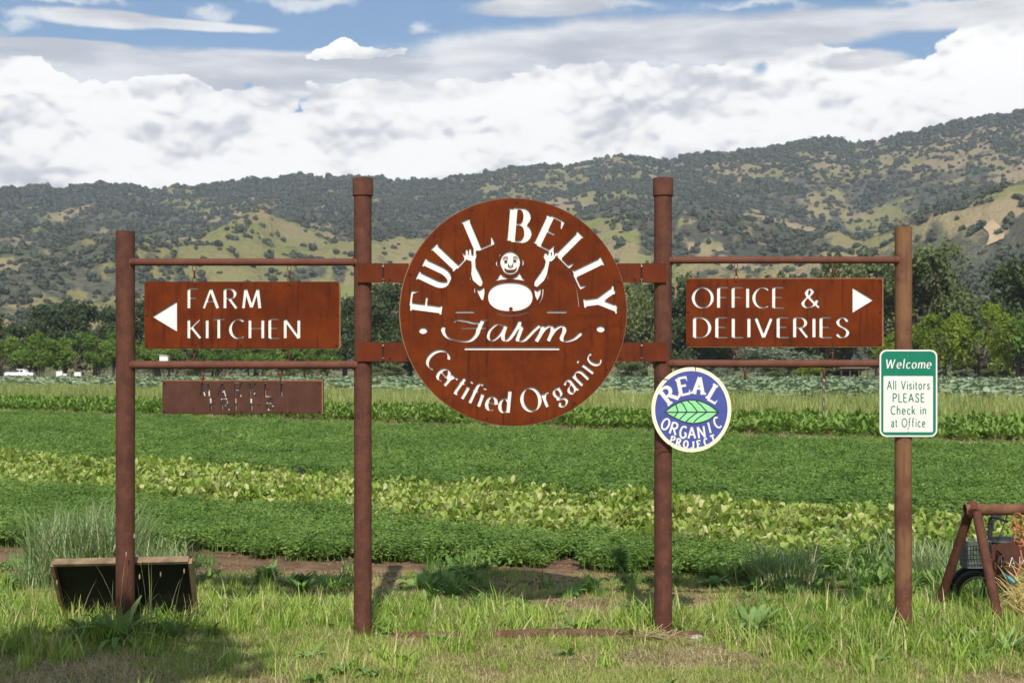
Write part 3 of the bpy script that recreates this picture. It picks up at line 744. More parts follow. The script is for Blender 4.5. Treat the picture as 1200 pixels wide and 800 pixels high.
for ch, X, Y, rot, sz, xs in (('O', 218, 492, 24, 13, .62), ('R', 276, 522, 17, 13.5, .85), ('G', 335, 545, 9, 13.5, .62), ('A', 392, 549, 0, 13, .8), ('N', 455, 545, -8, 13, .72), ('I', 510, 515, -14, 12.5, 1), ('C', 560, 482, -24, 12.5, .62)):
    g_, wd = glyph(ch, xs=xs, **S2); let += place(g_, *zb(X, Y), sz, rot, wd / 2, .5)
S3 = dict(thick=.25, thin=.19, phi=0, power=1.0, serif=.17, sth=.15)
for ch, X, Y, rot, xs in (('P', 265, 596, 18, .8), ('R', 305, 612, 12, .8), ('O', 352, 625, 6, .6), ('J', 396, 630, 0, .9), ('E', 440, 624, -6, .8), ('C', 486, 610, -12, .6), ('T', 532, 588, -20, .8)):
    g_, wd = glyph(ch, xs=xs, **S3); let += place(g_, *zb(X, Y), 8.2, rot, wd / 2, .5)
layer('lettering', let, [], -.0020, -.0012, M['signwhite'], ro, 'white hand drawn letters')
LT = cat([(205, 412), (270, 362), (350, 330), (430, 330), (510, 362), (575, 412)], 6); LB = cat([(575, 412), (510, 465), (420, 492), (340, 482), (265, 448), (205, 412)], 6)
leafo = [zb(*p) for p in LT + LB[1:-1]]
cxl, cyl = zb(390, 412)
leafi = [((x - cxl) * .93 + cxl, (y - cyl) * .88 + cyl) for x, y in leafo]
layer('leaf_outline', [poly(leafo)], [], -.0020, -.0012, M['ink'], ro)
vein = quads([zb(205, 414), zb(580, 412)], 1.5, 1.5)
for x0, x1 in ((300, 268), (360, 318), (430, 375), (492, 430)):
    vein += quads([zb(x1 - 12, 338), zb(x1 + 18, 362), zb(x0, 412)], 1.4, 1.4); vein += quads([zb(x0, 412), zb(x1 - 2, 455), zb(x1 - 25, 480)], 1.4, 1.4)
layer('leaf_blade', [poly(leafi)], vein, -.0030, -.0022, M['leafgreen'], ro)
for pts in ([(812, 427), (812.5, 434)], ):
    b = MB(); b.tube([(PX(812.5), .02, PZ(426)), (PX(812.5), -.004, PZ(429.5)), (PX(813), -.004, PZ(434))], .0022, 6); b.build('wire_tie', M['bolt'], ro)
b = MB(); b.tube([(PX(762), .05, PZ(524.5)), (PX(768), -.0, PZ(524)), (PX(776), -.006, PZ(521.5)), (PX(784), -.006, PZ(520))], .0020, 6); b.tube([(PX(753), .03, PZ(525)), (PX(768), .01, PZ(524))], .0014, 6); b.build('wire_tie', M['bolt'], ro)
b = MB(); b.tube([(PX(767), .04, PZ(442)), (PX(773), -.006, PZ(443)), (PX(781), -.006, PZ(444.5))], .0020, 6); b.build('wire_tie', M['bolt'], ro)
# ------------------------------------------------------------------ green and white notice on the fourth post
ws = empty('welcome_notice', (0, DS - .0535, 0))
tag(ws, 'green and white notice reading Welcome All Visitors PLEASE Check in at Office', 'sign')
layer('panel', [rrect(1027.8, 409.8, 1095, 511, 8)], [], -.0040, 0.0, M['signwhite'], ws)
layer('green_ground', [rrect(1029.6, 411.6, 1093.2, 509.2, 6.6)], [rrect(1032.2, 440.2, 1090.0, 505.6, 1.2)], -.0050, -.0042, M['signgreen'], ws)
def zw(x, y): return (1010 + x * 100 / 667, 400 + y * 120 / 800)
wl = text('Welcome', *[zw(x, 0)[0] for x in (168, 522)], zw(0, 210)[1], 10.4, .13, thick=.165, thin=.075, phi=.2, power=1.2, serif=.08, sth=.06, slant=.14)
layer('heading', wl, [], -.0060, -.0052, M['signwhite'], ws, 'white slanted word on the green band')
S4 = dict(thick=.135, thin=.120, phi=0, power=1.0)
tx = []
for s_, x0, x1, y in (('All Visitors', 176, 508, 372), ('PLEASE', 220, 466, 470), ('Check in', 204, 480, 566), ('at Office', 208, 474, 663)):
    tx += text(s_, zw(x0, 0)[0], zw(x1, 0)[0], zw(0, y)[1], 9.6, .20, xs=.82, **S4)
layer('lettering', tx, [], -.0050, -.0042, M['signgreen'], ws, 'green sans lettering')
for (x, y) in ((338, 113), (340, 675), (340, 704)):
    b = MB(); X_, Y_ = zw(x, y); b.tube([(PX(X_), -.0075, PZ(Y_)), (PX(X_), -.004, PZ(Y_))], .004, 8); b.build('bolt', M['greymetal'], ws)
# ------------------------------------------------------------------ loose chains on the lower right rail
c1 = empty('hanging_chain', (0, DS - .024, 0)); tag(c1, 'grey chain hanging loose below the rail under the office plate', 'chain')
chain_links(c1, 964.5, 426, 449, 3, 0, M['chain'], .005); chain_links(c1, 964, 447, 488, 8, 0, M['greychain'], .0040)
c2 = empty('hanging_chain', (0, DS - .024, 0)); tag(c2, 'short rusty chain stub below the rail beside the blue badge', 'chain')
chain_links(c2, 872.5, 427, 443, 2, 0, M['chain'], .006)
# ------------------------------------------------------------------ ground
def crow(x, y): return y + 0.78 * x            # crop rows run along constant crow
def gmat():
    m, t, b = mat('earth', (0.2, 0.15, 0.1), 0.95, 0, 0.1)
    g = t.new('ShaderNodeNewGeometry').outputs['Position']; X, Y, Z = t.sep(g)
    n1 = t.noise(g, 1.3, 5, 0.6); n2 = t.noise(g, 9, 5, 0.65); n3 = t.noise(g, 60, 3, 0.6)
    soil = t.mix(t.ss(n2, 0.35, 0.65), (0.115, 0.070, 0.042), (0.20, 0.130, 0.078))
    turf = t.mix(t.ss(n2, 0.40, 0.62), (0.10, 0.105, 0.035), (0.22, 0.17, 0.085))
    turf = t.mix(t.ss(n1, 0.50, 0.66), turf, (0.27, 0.185, 0.11))
    edge = t.m('ADD', t.m('ADD', Y, t.m('MULTIPLY', X, 0.16)), t.m('MULTIPLY', t.m('SUBTRACT', n1, 0.5), 1.4))
    c = t.mix(t.ss(edge, 9.6, 10.3), turf, t.mix(t.ss(n1, 0.42, 0.6), soil, (0.30, 0.21, 0.125)))
    c = t.mix(t.ss(edge, 10.9, 11.5), c, soil)
    row = t.m('ADD', Y, t.m('MULTIPLY', X, 0.78))
    strip = t.m('MULTIPLY', t.ss(row, 32.6, 33.1), t.ss(row, 38.6, 37.9))
    c = t.mix(strip, c, t.mix(t.ss(n1, 0.4, 0.6), (0.36, 0.27, 0.155), (0.26, 0.22, 0.10)))
    far = t.ss(Y, 170, 230)
    c = t.mix(far, c, t.mix(t.ss(t.noise(g, 0.02, 5, 0.6), 0.4, 0.6), (0.10, 0.12, 0.045), (0.22, 0.20, 0.09)))
    t.put(b.inputs['Base Color'], c)
    bump(t, b, t.m('ADD', n2, t.m('MULTIPLY', n3, 0.4)), 0.9, 0.03)
    return m
# one sheet to the horizon, finer close to the camera, slightly uneven
xs = np.unique(np.concatenate([np.linspace(-9000, -60, 12), np.linspace(-60, -8, 24), np.linspace(-8, 8, 90), np.linspace(8, 60, 24), np.linspace(60, 9000, 12)]))
ys = np.unique(np.concatenate([np.linspace(-3000, -5, 6), np.linspace(-5, 4, 10), np.linspace(4, 16, 80), np.linspace(16, 240, 50), np.linspace(240, 9000, 12)]))
def ground_z(x, y):
    if y < 4 or y > 60 or abs(x) > 60: return 0.0
    f = min(1, (y - 4) / 2) * min(1, (60 - y) / 20)
    z = noise.noise(Vector((x * .35, y * .35, 3))) * .03
    z += noise.noise(Vector((x * 1.7, y * 1.7, 9))) * .018
    if 9.5 < y < 13: z += noise.noise(Vector((x * 4, y * 4, 5))) * .012
    return z * f
V = [(x, y, ground_z(x, y)) for y in ys for x in xs]; nx = len(xs)
Fc = [(j * nx + i, j * nx + i + 1, (j + 1) * nx + i + 1, (j + 1) * nx + i) for j in range(len(ys) - 1) for i in range(nx - 1)]
go = obj('ground', mesh('ground', V, Fc, gmat(), True)); tag(go, 'dry turf by the signs running into bare brown crop soil', kind='structure')

# ------------------------------------------------------------------ hills
RIDGE = [(-900, 235), (-400, 225), (-150, 232), (0, 231), (50, 226), (110, 219), (150, 223), (185, 227), (250, 214), (300, 208), (350, 201), (400, 206), (450, 207), (500, 207), (560, 200), (600, 192), (650, 188),
         (700, 185), (760, 181), (830, 179), (900, 173), (950, 168), (1000, 168), (1060, 163), (1090, 160), (1130, 152), (1200, 140), (1300, 132), (1500, 128), (1700, 140), (2200, 160)]
rx_ = np.array([math.atan((p[0] - 600) / F) for p in RIDGE]); ry_ = np.array([(HZ - 5 - p[1]) / F for p in RIDGE])
NA, NR = 420, 150
AZ = np.linspace(-0.66, 0.66, NA); RR = np.concatenate([np.linspace(420, 3200, 124), np.linspace(3280, 5200, NR - 124)])
R0 = 3000.0
def ridge(a):
    return float(np.interp(a, rx_, ry_)) + (noise.noise(Vector((a * 22, 0, 4))) * 6 + noise.noise(Vector((a * 70, 2, 4))) * 4.5 + noise.noise(Vector((a * 200, 5, 4))) * 2.0) / F
def hill(a, r):
    """height of the hills at a bearing and distance (metres)"""
    er = ridge(a); top = er * R0 + CH
    x, y = math.sin(a) * r, math.cos(a) * r
    pxx = 600 + F * math.tan(a)
    f = max(0.0, (r - 520) / (R0 - 520))
    s = f ** 1.45 if f < 1 else max(0.0, 1 - ((r - R0) / 2600) ** 1.5)
    z = top * min(s, 1.0)
    v = Vector((x / 620, y / 620, 0.3))
    rg = 0.0; amp = 1.0; fr = 1.0
    for k in range(7):
        n_ = noise.noise(v * fr + Vector((k * 7.1, 0, 0))); rg += amp * (0.5 - abs(n_)) ; amp *= 0.52; fr *= 2.05
    env = math.sin(math.pi * min(1, max(0, f)) ** 0.8) if f < 1 else 0.0
    z += (rg - 0.62) * 120 * env * (1 if f < 1 else 0)
    if f > 0.8: z += noise.noise(Vector((x / 90, y / 90, 2))) * 8
    # nearer foothills
    def bumpf(cx, r0, hgt, wa, wr):
        d = ((pxx - cx) / wa) ** 2 + ((r - r0) / wr) ** 2
        return hgt * math.exp(-d)
    ns = 1 + 0.9 * noise.noise(Vector((x / 130, y / 200, 7))) + 0.5 * noise.noise(Vector((x / 50, y / 80, 3)))
    lo = bumpf(330, 1400, 16, 230, 300) + bumpf(500, 1250, 14, 140, 200) + bumpf(60, 1500, 30, 130, 260) + bumpf(1150, 1150, 16, 150, 220) + bumpf(820, 1450, 16, 150, 260) + bumpf(1350, 1200, 60, 220, 300)
    return max(0.0, z + lo * ns) * min(1, max(0, (r - 420) / 260)) 
Hh = np.zeros((NR, NA))
for j, r in enumerate(RR):
    for i, a in enumerate(AZ): Hh[j, i] = hill(float(a), float(r))
# ridge line kept to the silhouette: nothing in front may rise above it, and the crest just reaches it
er = np.array([ridge(float(a)) for a in AZ])
el_ = (Hh - CH) / RR[:, None]
Hh = np.where(el_ > er[None, :] * 1.0, er[None, :] * RR[:, None] + CH, Hh)
mx = el_.max(axis=0)
V = [(math.sin(a) * r, math.cos(a) * r, float(Hh[j, i]) - 0.3) for j, r in enumerate(RR) for i, a in enumerate(AZ)]
Fc = [(j * NA + i, j * NA + i + 1, (j + 1) * NA + i + 1, (j + 1) * NA + i) for j in range(NR - 1) for i in range(NA - 1)]
def cover(x, y):
    """0 open grass .. 1 brush and trees"""
    v = Vector((x / 170, y / 260, 1.7)); c = 0.0; amp = 1.0
    for k in range(6):
        c += amp * noise.noise(v + Vector((k * 3.3, k, 0))); v = v * 2.1; amp *= 0.74
    r = math.hypot(x, y); pxx = 600 + F * x / y
    c = 0.56 + c * 0.80
    # sunny open slopes on the nearer foothills
    for (cx, wa, r0, wr, k) in ((330, 120, 1380, 280, .52), (520, 170, 1180, 260, .50), (900, 200, 1200, 260, .35), (1170, 90, 1150, 200, .15), (60, 100, 1000, 250, .35), (380, 60, 2700, 500, .35), (1150, 80, 2700, 350, .4), (640, 120, 2700, 300, .15), (1000, 150, 2650, 450, .28)):
        c -= k * math.exp(-((pxx - cx) / wa) ** 2 - ((r - r0) / wr) ** 2)
    for (cx, wa, r0, wr, k) in ((60, 160, 2300, 700, .30), (420, 90, 2350, 300, .45), (560, 120, 2200, 500, .25), (1120, 130, 2000, 500, .35)):
        c += k * math.exp(-((pxx - cx) / wa) ** 2 - ((r - r0) / wr) ** 2)
    return c
cv = np.array([cover(v[0], v[1]) for v in V])
def hmat():
    m, t, b = mat('hillside', (0.1, 0.1, 0.05), 1.0, 0, 0.0)
    at = t.new('ShaderNodeAttribute'); at.attribute_name = 'cover'
    g = t.new('ShaderNodeNewGeometry').outputs['Position']
    n1 = t.noise(g, 0.02, 6, 0.65); n2 = t.noise(g, 0.004, 5, 0.6); n3 = t.noise(g, 0.09, 4, 0.7)
    k = t.m('ADD', at.outputs['Fac'], t.m('MULTIPLY', t.m('SUBTRACT', n1, 0.5), 1.8))
    grassy = t.mix(t.ss(n2, 0.40, 0.60), (0.22, 0.205, 0.085), (0.31, 0.245, 0.145))
    grassy = t.mix(t.ss(t.noise(g, 0.011, 4, 0.6), 0.52, 0.66), grassy, (0.20, 0.215, 0.070))
    brush = t.mix(t.ss(n3, 0.35, 0.65), (0.066, 0.074, 0.050), (0.135, 0.132, 0.088))
    brush = t.mix(t.ss(n2, 0.5, 0.62), brush, (0.075, 0.075, 0.058))
    c = t.mix(t.ss(k, 0.36, 0.60), grassy, brush)
    t.put(b.inputs['Base Color'], c)
    bump(t, b, t.m('ADD', n1, n3), 1.0, 6.0)
    return m
me = mesh('hills', V, Fc, hmat(), True)
a_ = me.attributes.new('cover', 'FLOAT', 'POINT'); a_.data.foreach_set('value', cv)
ho = obj('hills', me); tag(ho, 'long oak dotted ridge with brush and pale grass slopes', kind='structure')

# pale dirt track climbing the nearer spur on the right
tv, tf = [], []
trk = []
for k in range(26):
    t = k / 25; pxx = 1166 - 5 * t + 3.5 * math.sin(t * 5); a = math.atan((pxx - 600) / F); ty = 306 - 34 * t
    r = 700.0
    while r < 3000 and (hz0 := float(np.interp(r, RR, Hh[:, int(np.interp(a, AZ, np.arange(NA)))])) - CH) / r < (HZ - ty) / F: r += 8
    trk.append((a, r))
ra = np.array([q[1] for q in trk]); ra = np.maximum.accumulate(ra); ra = np.linspace(ra[0], np.percentile(ra, 80), 26)
for k, (a, _) in enumerate(trk):
    r = float(ra[k])
    for s in (-1, 1):
        q = a + s * (6.0 - .1 * k) / r; fj = float(np.interp(q, AZ, np.arange(NA))); i0 = int(fj); u = fj - i0
        h0 = np.interp(r, RR, Hh[:, i0]) * (1 - u) + np.interp(r, RR, Hh[:, i0 + 1]) * u
        tv.append((math.sin(q) * r, math.cos(q) * r, float(h0) + 1.8))
    if k: b_ = 2 * k; tf.append((b_ - 2, b_ - 1, b_ + 1, b_))
M['track'] = plain('bare_track_earth', (0.42, 0.31, 0.19), 0.95, 0.15, 0.05)
tag(obj('dirt_track', mesh('dirt_track', tv, tf, M['track'])), 'pale dirt track climbing the hill at the right', kind='structure')
# ------------------------------------------------------------------ instancing for what nobody could count
def scatter(name, label, pts, rot, scl, protos, stuff=True, idx=None):
    n = len(pts)
    me = bpy.data.meshes.new(name); me.vertices.add(n); me.vertices.foreach_set('co', np.asarray(pts, dtype=np.float32).ravel())
    for an, ty, da in (('rot', 'FLOAT_VECTOR', rot), ('scl', 'FLOAT_VECTOR', scl)):
        at = me.attributes.new(an, ty, 'POINT'); at.data.foreach_set('vector', np.asarray(da, dtype=np.float32).ravel())
    at = me.attributes.new('pick', 'INT', 'POINT')
    at.data.foreach_set('value', (idx if idx is not None else rng.integers(0, len(protos), n)).astype(np.int32))
    o = obj(name, me); tag(o, label, kind='stuff')
    ng = bpy.data.node_groups.new(name, 'GeometryNodeTree')
    ng.interface.new_socket('Geometry', in_out='INPUT', socket_type='NodeSocketGeometry')
    ng.interface.new_socket('Geometry', in_out='OUTPUT', socket_type='NodeSocketGeometry')
    N = ng.nodes; L = ng.links
    gi = N.new('NodeGroupInput'); gout = N.new('NodeGroupOutput'); ip = N.new('GeometryNodeInstanceOnPoints')
    gi2 = N.new('GeometryNodeGeometryToInstance')
    for p in protos:
        po = bpy.data.objects.new(name + '_plant', p)
        oi = N.new('GeometryNodeObjectInfo'); oi.inputs['Object'].default_value = po; oi.inputs['As Instance'].default_value = True
        L.new(oi.outputs['Geometry'], gi2.inputs[0])
    jn = N.new('GeometryNodeJoinGeometry')
    for q in [x for x in N if x.bl_idname == 'GeometryNodeObjectInfo']: L.new(q.outputs['Geometry'], jn.inputs[0])
    def na(nm, ty):
        a = N.new('GeometryNodeInputNamedAttribute'); a.data_type = ty; a.inputs['Name'].default_value = nm; return a.outputs['Attribute']
    L.new(gi.outputs[0], ip.inputs['Points']); L.new(jn.outputs[0], ip.inputs['Instance']); ip.inputs['Pick Instance'].default_value = True
    L.new(na('pick', 'INT'), ip.inputs['Instance Index']); L.new(na('rot', 'FLOAT_VECTOR'), ip.inputs['Rotation']); L.new(na('scl', 'FLOAT_VECTOR'), ip.inputs['Scale'])
    L.new(ip.outputs[0], gout.inputs[0]); N.remove(gi2)
    md = o.modifiers.new('scatter', 'NODES'); md.node_group = ng
    return o
def rs(n, smin, smax, zmin=None, zmax=None, tilt=0.0):
    rot = np.zeros((n, 3)); rot[:, 2] = rng.uniform(0, 2 * math.pi, n); rot[:, 0] = rng.normal(0, tilt, n) if tilt else 0; rot[:, 1] = rng.normal(0, tilt, n) if tilt else 0
    s = rng.uniform(smin, smax, n); sc = np.stack([s, s, s * (rng.uniform(zmin, zmax, n) if zmin else 1)], 1)
    return rot, sc
def wedge(n, d0, d1, margin=1.2, k=0.40):
    """random ground points in the strip the lens could see between two distances, a little wider than the frame"""
    y = np.sqrt(rng.uniform(0, 1, n) * (d1 ** 2 - d0 ** 2) + d0 ** 2); hw = y * k + margin
    x = rng.uniform(-1, 1, n) * hw
    return x, y
def nz(x, y, f, seed=0.0): return np.array([noise.noise(Vector((a * f, b * f, seed))) for a, b in zip(x, y)])

# hill woodland: every crown a rough leafy lump
def lump(seed, n=70, r=1.0, q=.34, mt=None, flat=.8):
    r_ = np.random.default_rng(seed); v, f = [], []
    for i in range(n):
        d = r_.normal(size=3); d /= np.linalg.norm(d); p = d * r * (0.55 + 0.45 * r_.random()) * (1, 1, flat); p[2] = abs(p[2] + .25) 
        t = r_.normal(size=3); t -= t.dot(d) * d * .6; t /= np.linalg.norm(t); u = np.cross(d, t)
        s = q * (0.7 + 0.6 * r_.random()); b = len(v)
        v += [p - t * s, p + u * s, p + t * s, p - u * s]; f.append((b, b + 1, b + 2, b + 3))
    return v, f
def thicket(seed):
    r_ = np.random.default_rng(seed + 50); v, f = [], []
    for k in range(3):
        a_, b_ = lump(seed * 5 + k, 34, r_.uniform(.5, .95), .36, flat=r_.uniform(.7, 1.2)); o_ = np.array([r_.uniform(-.9, .9), r_.uniform(-.6, .6), r_.uniform(-.1, .35)]); n0 = len(v)
        v += [p + o_ for p in a_]; f += [tuple(i + n0 for i in q) for q in b_]
    return v, f
HT = []
for s in range(5):
    v, f = thicket(s); HT.append(mesh('hill_tree_%d' % s, v, f, M['hilltree']))
n = 170000
aa = rng.uniform(-0.50, 0.50, n); r2 = np.sqrt(rng.uniform(0, 1, n) * (3150 ** 2 - 700 ** 2) + 700 ** 2)
X = np.sin(aa) * r2; Y = np.cos(aa) * r2
cvv = np.array([cover(x, y) for x, y in zip(X, Y)])
prob = np.clip((cvv - 0.08) * 0.50, 0.10, 0.50)
keep = rng.random(n) < prob
X, Y, r2, aa = X[keep], Y[keep], r2[keep], aa[keep]
def hz_at(a, r):
    fi = np.interp(a, AZ, np.arange(NA)); fj = np.interp(r, RR, np.arange(NR)); i0 = np.minimum(fi.astype(int), NA - 2); j0 = np.minimum(fj.astype(int), NR - 2)
    u, v = fi - i0, fj - j0
    return (Hh[j0, i0] * (1 - u) * (1 - v) + Hh[j0, i0 + 1] * u * (1 - v) + Hh[j0 + 1, i0] * (1 - u) * v + Hh[j0 + 1, i0 + 1] * u * v) - 0.3
Z = hz_at(aa, r2)
ok = Z > 3
X, Y, Z = X[ok], Y[ok], Z[ok]; n = len(X)
rot, sc = rs(n, 1.4, 4.2, .75, 1.3); big_ = 1 + .45 * np.clip((np.hypot(X, Y) - 2000) / 900, 0, 1) + np.where(rng.random(n) < .06, .5, 0); sc *= big_[:, None]
scatter('hill_woodland', 'dark oaks and brush thickly dotted over the far hills', np.stack([X, Y, Z], 1), rot, sc, HT)
print('hill trees', n)
# ------------------------------------------------------------------ plants of the field
def blade(v, f, base, d, h, w, bend, seg=3, tw=0.0):
    """one grass blade: a tapering ribbon that leans along d"""
    side = Vector((-d.y, d.x, 0)); b0 = len(v)
    for i in range(seg + 1):
        t = i / seg
        p = base + Vector((d.x, d.y, 0)) * (bend * h * t * t) + Vector((0, 0, h * (t - 0.25 * bend * t * t)))
        ww = w * (1 - t) ** 0.7 if i < seg else 0
        if i < seg: v += [p - side * ww / 2, p + side * ww / 2]
        else: v.append(p)
    for i in range(seg - 1): a = b0 + 2 * i; f.append((a, a + 1, a + 3, a + 2))
    a = b0 + 2 * (seg - 1); f.append((a, a + 1, a + 2))
def R(a, b): return random.uniform(a, b)
def rdir():
    q = R(0, 2 * math.pi); return Vector((math.cos(q), math.sin(q), 0))
def tuft(name, mt, n, rad_, h0, h1, w, b0=.2, b1=.9, seg=3):
    v, f = [], []
    for i in range(n):
        d = rdir(); r = rad_ * math.sqrt(random.random()); c = rdir() * r
        blade(v, f, Vector((c.x, c.y, -.01)), d, R(h0, h1), w * R(.7, 1.3), R(b0, b1), seg)
    return mesh(name, v, f, mt)
def leaf(v, f, base, d, L, w, rise, droop, seg=4, fold=.18, wav=.0):
    """a broad leaf: two halves folded along the midrib, rising then drooping"""
    side = Vector((-d.y, d.x, 0)); b0 = len(v)
    for i in range(seg + 1):
        t = i / seg
        p = base + Vector((d.x, d.y, 0)) * (L * t) + Vector((0, 0, L * (rise * t - droop * t * t)))
        ww = w * (math.sin(math.pi * min(1, t * .92 + .08)) ** .7) * .5
        z = Vector((0, 0, fold * ww + wav * R(-1, 1) * w))
        v += [p - side * ww + z, p, p + side * ww + z]
    for i in range(seg):
        a = b0 + 3 * i; f += [(a, a + 1, a + 4, a + 3), (a + 1, a + 2, a + 5, a + 4)]
def rosette(name, mt, n, L0, L1, w, r0, r1, d0, d1, seg=4, fold=.25, wav=.0, stem=0.0):
    v, f = [], []
    for i in range(n):
        q = 2.399 * i + R(-.3, .3); d = Vector((math.cos(q), math.sin(q), 0)); k = i / n
        leaf(v, f, Vector((d.x * .01, d.y * .01, stem * R(.3, 1))), d, R(L0, L1) * (1 - .35 * k), w * R(.8, 1.2), r0 + (r1 - r0) * k, R(d0, d1), seg, fold, wav)
    return mesh(name, v, f, mt)
def feather(name, mt, n, rad_, h0, h1):
    """carrot tops: fine divided fronds on thin stalks"""
    v, f = [], []
    for i in range(n):
        d = rdir(); c = rdir() * rad_ * math.sqrt(random.random()); h = R(h0, h1); bend = R(.15, .7); side = Vector((-d.y, d.x, 0))
        blade(v, f, c, d, h, .006, bend, 2)
        for k in range(9):
            t = .35 + .65 * k / 9; p = c + d * (bend * h * t * t) + Vector((0, 0, h * (t - .25 * bend * t * t)))
            for s in (-1, 1):
                L = h * .24 * (1.25 - t); q = p + side * s * L + d * L * .5 + Vector((0, 0, R(-.3, .5) * L)); u = Vector((R(-1, 1), R(-1, 1), R(-.6, 1))).normalized() * L * .30
                b = len(v); v += [p, q - u, q + d * L * .4, q + u]; f.append((b, b + 1, b + 2, b + 3))
    return mesh(name, v, f, mt)
def strewn(x, y, zoff=0.0): return np.stack([x, y, np.array([ground_z(a, b) for a, b in zip(x, y)]) + zoff], 1)

# turf between the camera and the crop
GR = [tuft('turf_%d' % s, M['mown'], 46, .10, .020, .060, .0042, .3, 1.6, 2) for s in range(3)]
DR = [tuft('dry_turf_%d' % s, M['drygrass'], 40, .10, .012, .045, .0040, .5, 2.4, 2) for s in range(3)]
x, y = wedge(17000, 5.6, 10.9, 1.0, .43)
q = nz(x, y, 1.1, 4) + .6 * nz(x, y, 3.7, 8) + rng.normal(0, .16, len(x))
hd = y + .16 * x
drier = np.clip((8.0 - hd) * .25, -.3, .25) + np.where(hd > 9.3, .34, 0)
k = (q + drier > .18)
bare = (nz(x, y, 1.3, 22) > -.08) & (hd > 9.45)
sel = (~k) & (~(bare & (rng.random(len(x)) < .8))); P3_ = strewn(x[sel], y[sel]); rot, sc = rs(len(P3_), .8, 1.35, .7, 1.3, .08)
scatter('turf_grass', 'short green turf in the foreground', P3_, rot, sc, GR)
sel = k & (~(bare & (rng.random(len(x)) < .7))); P3_ = strewn(x[sel], y[sel]); rot, sc = rs(len(P3_), .8, 1.4, .7, 1.3, .08)
scatter('dry_grass', 'straw coloured dead grass patches in the turf', P3_, rot, sc, DR)
# taller grass growing along the foot of the sign and behind it
TG = [tuft('tall_%d' % s, M['grass'], 38, .075, .05, .16, .0080, .15, .8, 3) for s in range(4)] + [tuft('tall_dry', M['drygrass'], 12, .07, .08, .22, .004, .2, .9, 3), tuft('tall_wide', M['grass'], 14, .06, .08, .24, .013, .2, .9, 3), rosette('turf_weed', M['weed'], 13, .05, .12, .035, .8, 1.8, .6, 1.3)]
x, y = wedge(15000, 6.6, 10.6, 1.0, .43)
q = nz(x, y, .9, 14) + .5 * nz(x, y, 3.1, 18)
band = np.exp(-((y + .05 * x - 8.70) / .50) ** 2)
left = np.exp(-((x + 3.3) / 1.0) ** 2 - ((y - 8.0) / .7) ** 2) * .8; right = np.exp(-((x - 3.2) / 1.3) ** 2 - ((y - 8.2) / .9) ** 2) * .9
pr = np.clip(band * .75 + left + right + q * .5 - .16, 0.01, 1)
sel = rng.random(len(x)) < pr
x, y = x[sel], y[sel]; P3_ = strewn(x, y); rot, sc = rs(len(P3_), .65, 1.25, .6, 1.2, .1)
scatter('tall_grass', 'taller green grass along the foot of the signs', P3_, rot, sc, TG, idx=np.where(rng.random(len(x)) < .26, rng.integers(4, 7, len(x)), rng.integers(0, 4, len(x))))
# clods of soil on the headland
def clod():
    bm = bmesh.new(); bmesh.ops.create_icosphere(bm, subdivisions=1, radius=1)
    for v in bm.verts: v.co *= R(.6, 1.1); v.co.z *= .6
    me = bpy.data.meshes.new('clod'); bm.to_mesh(me); bm.free(); me.materials.append(M['soil']); return me
M['soil'] = plain('soil_clod', (0.17, 0.105, 0.062), 0.95, 0.35, 40, 0.1)
x, y = wedge(9000, 9.2, 12.2, 1.0, .43)
sel = rng.random(len(x)) < np.clip(.25 + 1.2 * nz(x, y, 1.3, 22), .05, 1); P3_ = strewn(x[sel], y[sel], .002); rot, sc = rs(len(P3_), .006, .030)
scatter('soil_clods', 'crumbled brown clods on the bare strip before the crop', P3_, rot, sc, [clod() for _ in range(3)])
# low weeds dotted over the headland
WD = [rosette('low_weed', M['weed'], 14, .07, .16, .045, .9, 1.6, .7, 1.4), rosette('low_weed2', M['weed'], 18, .05, .13, .03, 1.2, 2.2, .5, 1.2)] + [tuft('weed_tuft', M['weed'], 26, .05, .07, .20, .008, .2, .9, 3)]
x, y = wedge(2600, 9.2, 11.8, 1.0, .43)
sel = rng.random(len(x)) < np.clip(.10 + .8 * nz(x, y, 1.1, 31) + np.where(x > 1.6, .35, 0), .03, 1); P3_ = strewn(x[sel], y[sel]); rot, sc = rs(len(P3_), .6, 1.3, .7, 1.2, .08)
scatter('low_weeds', 'small green weeds along the edge of the crop', P3_, rot, sc, WD)

# crop beds
def bed(name, label, protos, c0, c1, d0, d1, n, s0, s1, z0=.85, z1=1.15, front=None, tilt=.06, rows=0.0, gap=0.0, k=.42):
    x, y = wedge(n, d0, d1, 1.6, k)
    c = crow(x, y)
    if rows:
        ci = np.round(c / rows) * rows + rng.normal(0, rows * .13, len(c)); y = y + (ci - c) * .62; x = x + (ci - c) * .48; c = crow(x, y)
    wob = nz(x, y, .8, 40) * .25
    sel = (c + wob > c0) & (c + wob < c1)
    if front is not None: sel &= front(x, y)
    if gap: sel &= (nz(x, y, .7, 51) < gap)
    x, y = x[sel], y[sel]
    P3_ = strewn(x, y); rot, sc = rs(len(P3_), s0, s1, z0, z1, tilt)
    hv = 1 + .35 * nz(x, y, .9, 60) + .28 * nz(x, y, 4, 61); sc[:, 2] *= hv
    scatter(name, label, P3_, rot, sc, protos); return len(P3_)
CT = [feather('carrot_%d' % s, M['carrot'], 26, .10, .11, .25) for s in range(4)]
def edge(x, y): return (y + .22 * x + nz(x, y, .8, 71) * .8 + nz(x, y, 3.2, 72) * .35) > 11.40
cnt = bed('carrot_bed', 'dark green feathery carrot tops in the nearest bed', CT, 4.0, 12.75, 9.5, 26, 26000, .75, 1.15, front=lambda x, y: edge(x, y) & (rng.random(len(x)) < .75))
CF = [feather('carrot_far_%d' % s, M['carrot'], 30, .20, .12, .26) for s in range(3)]
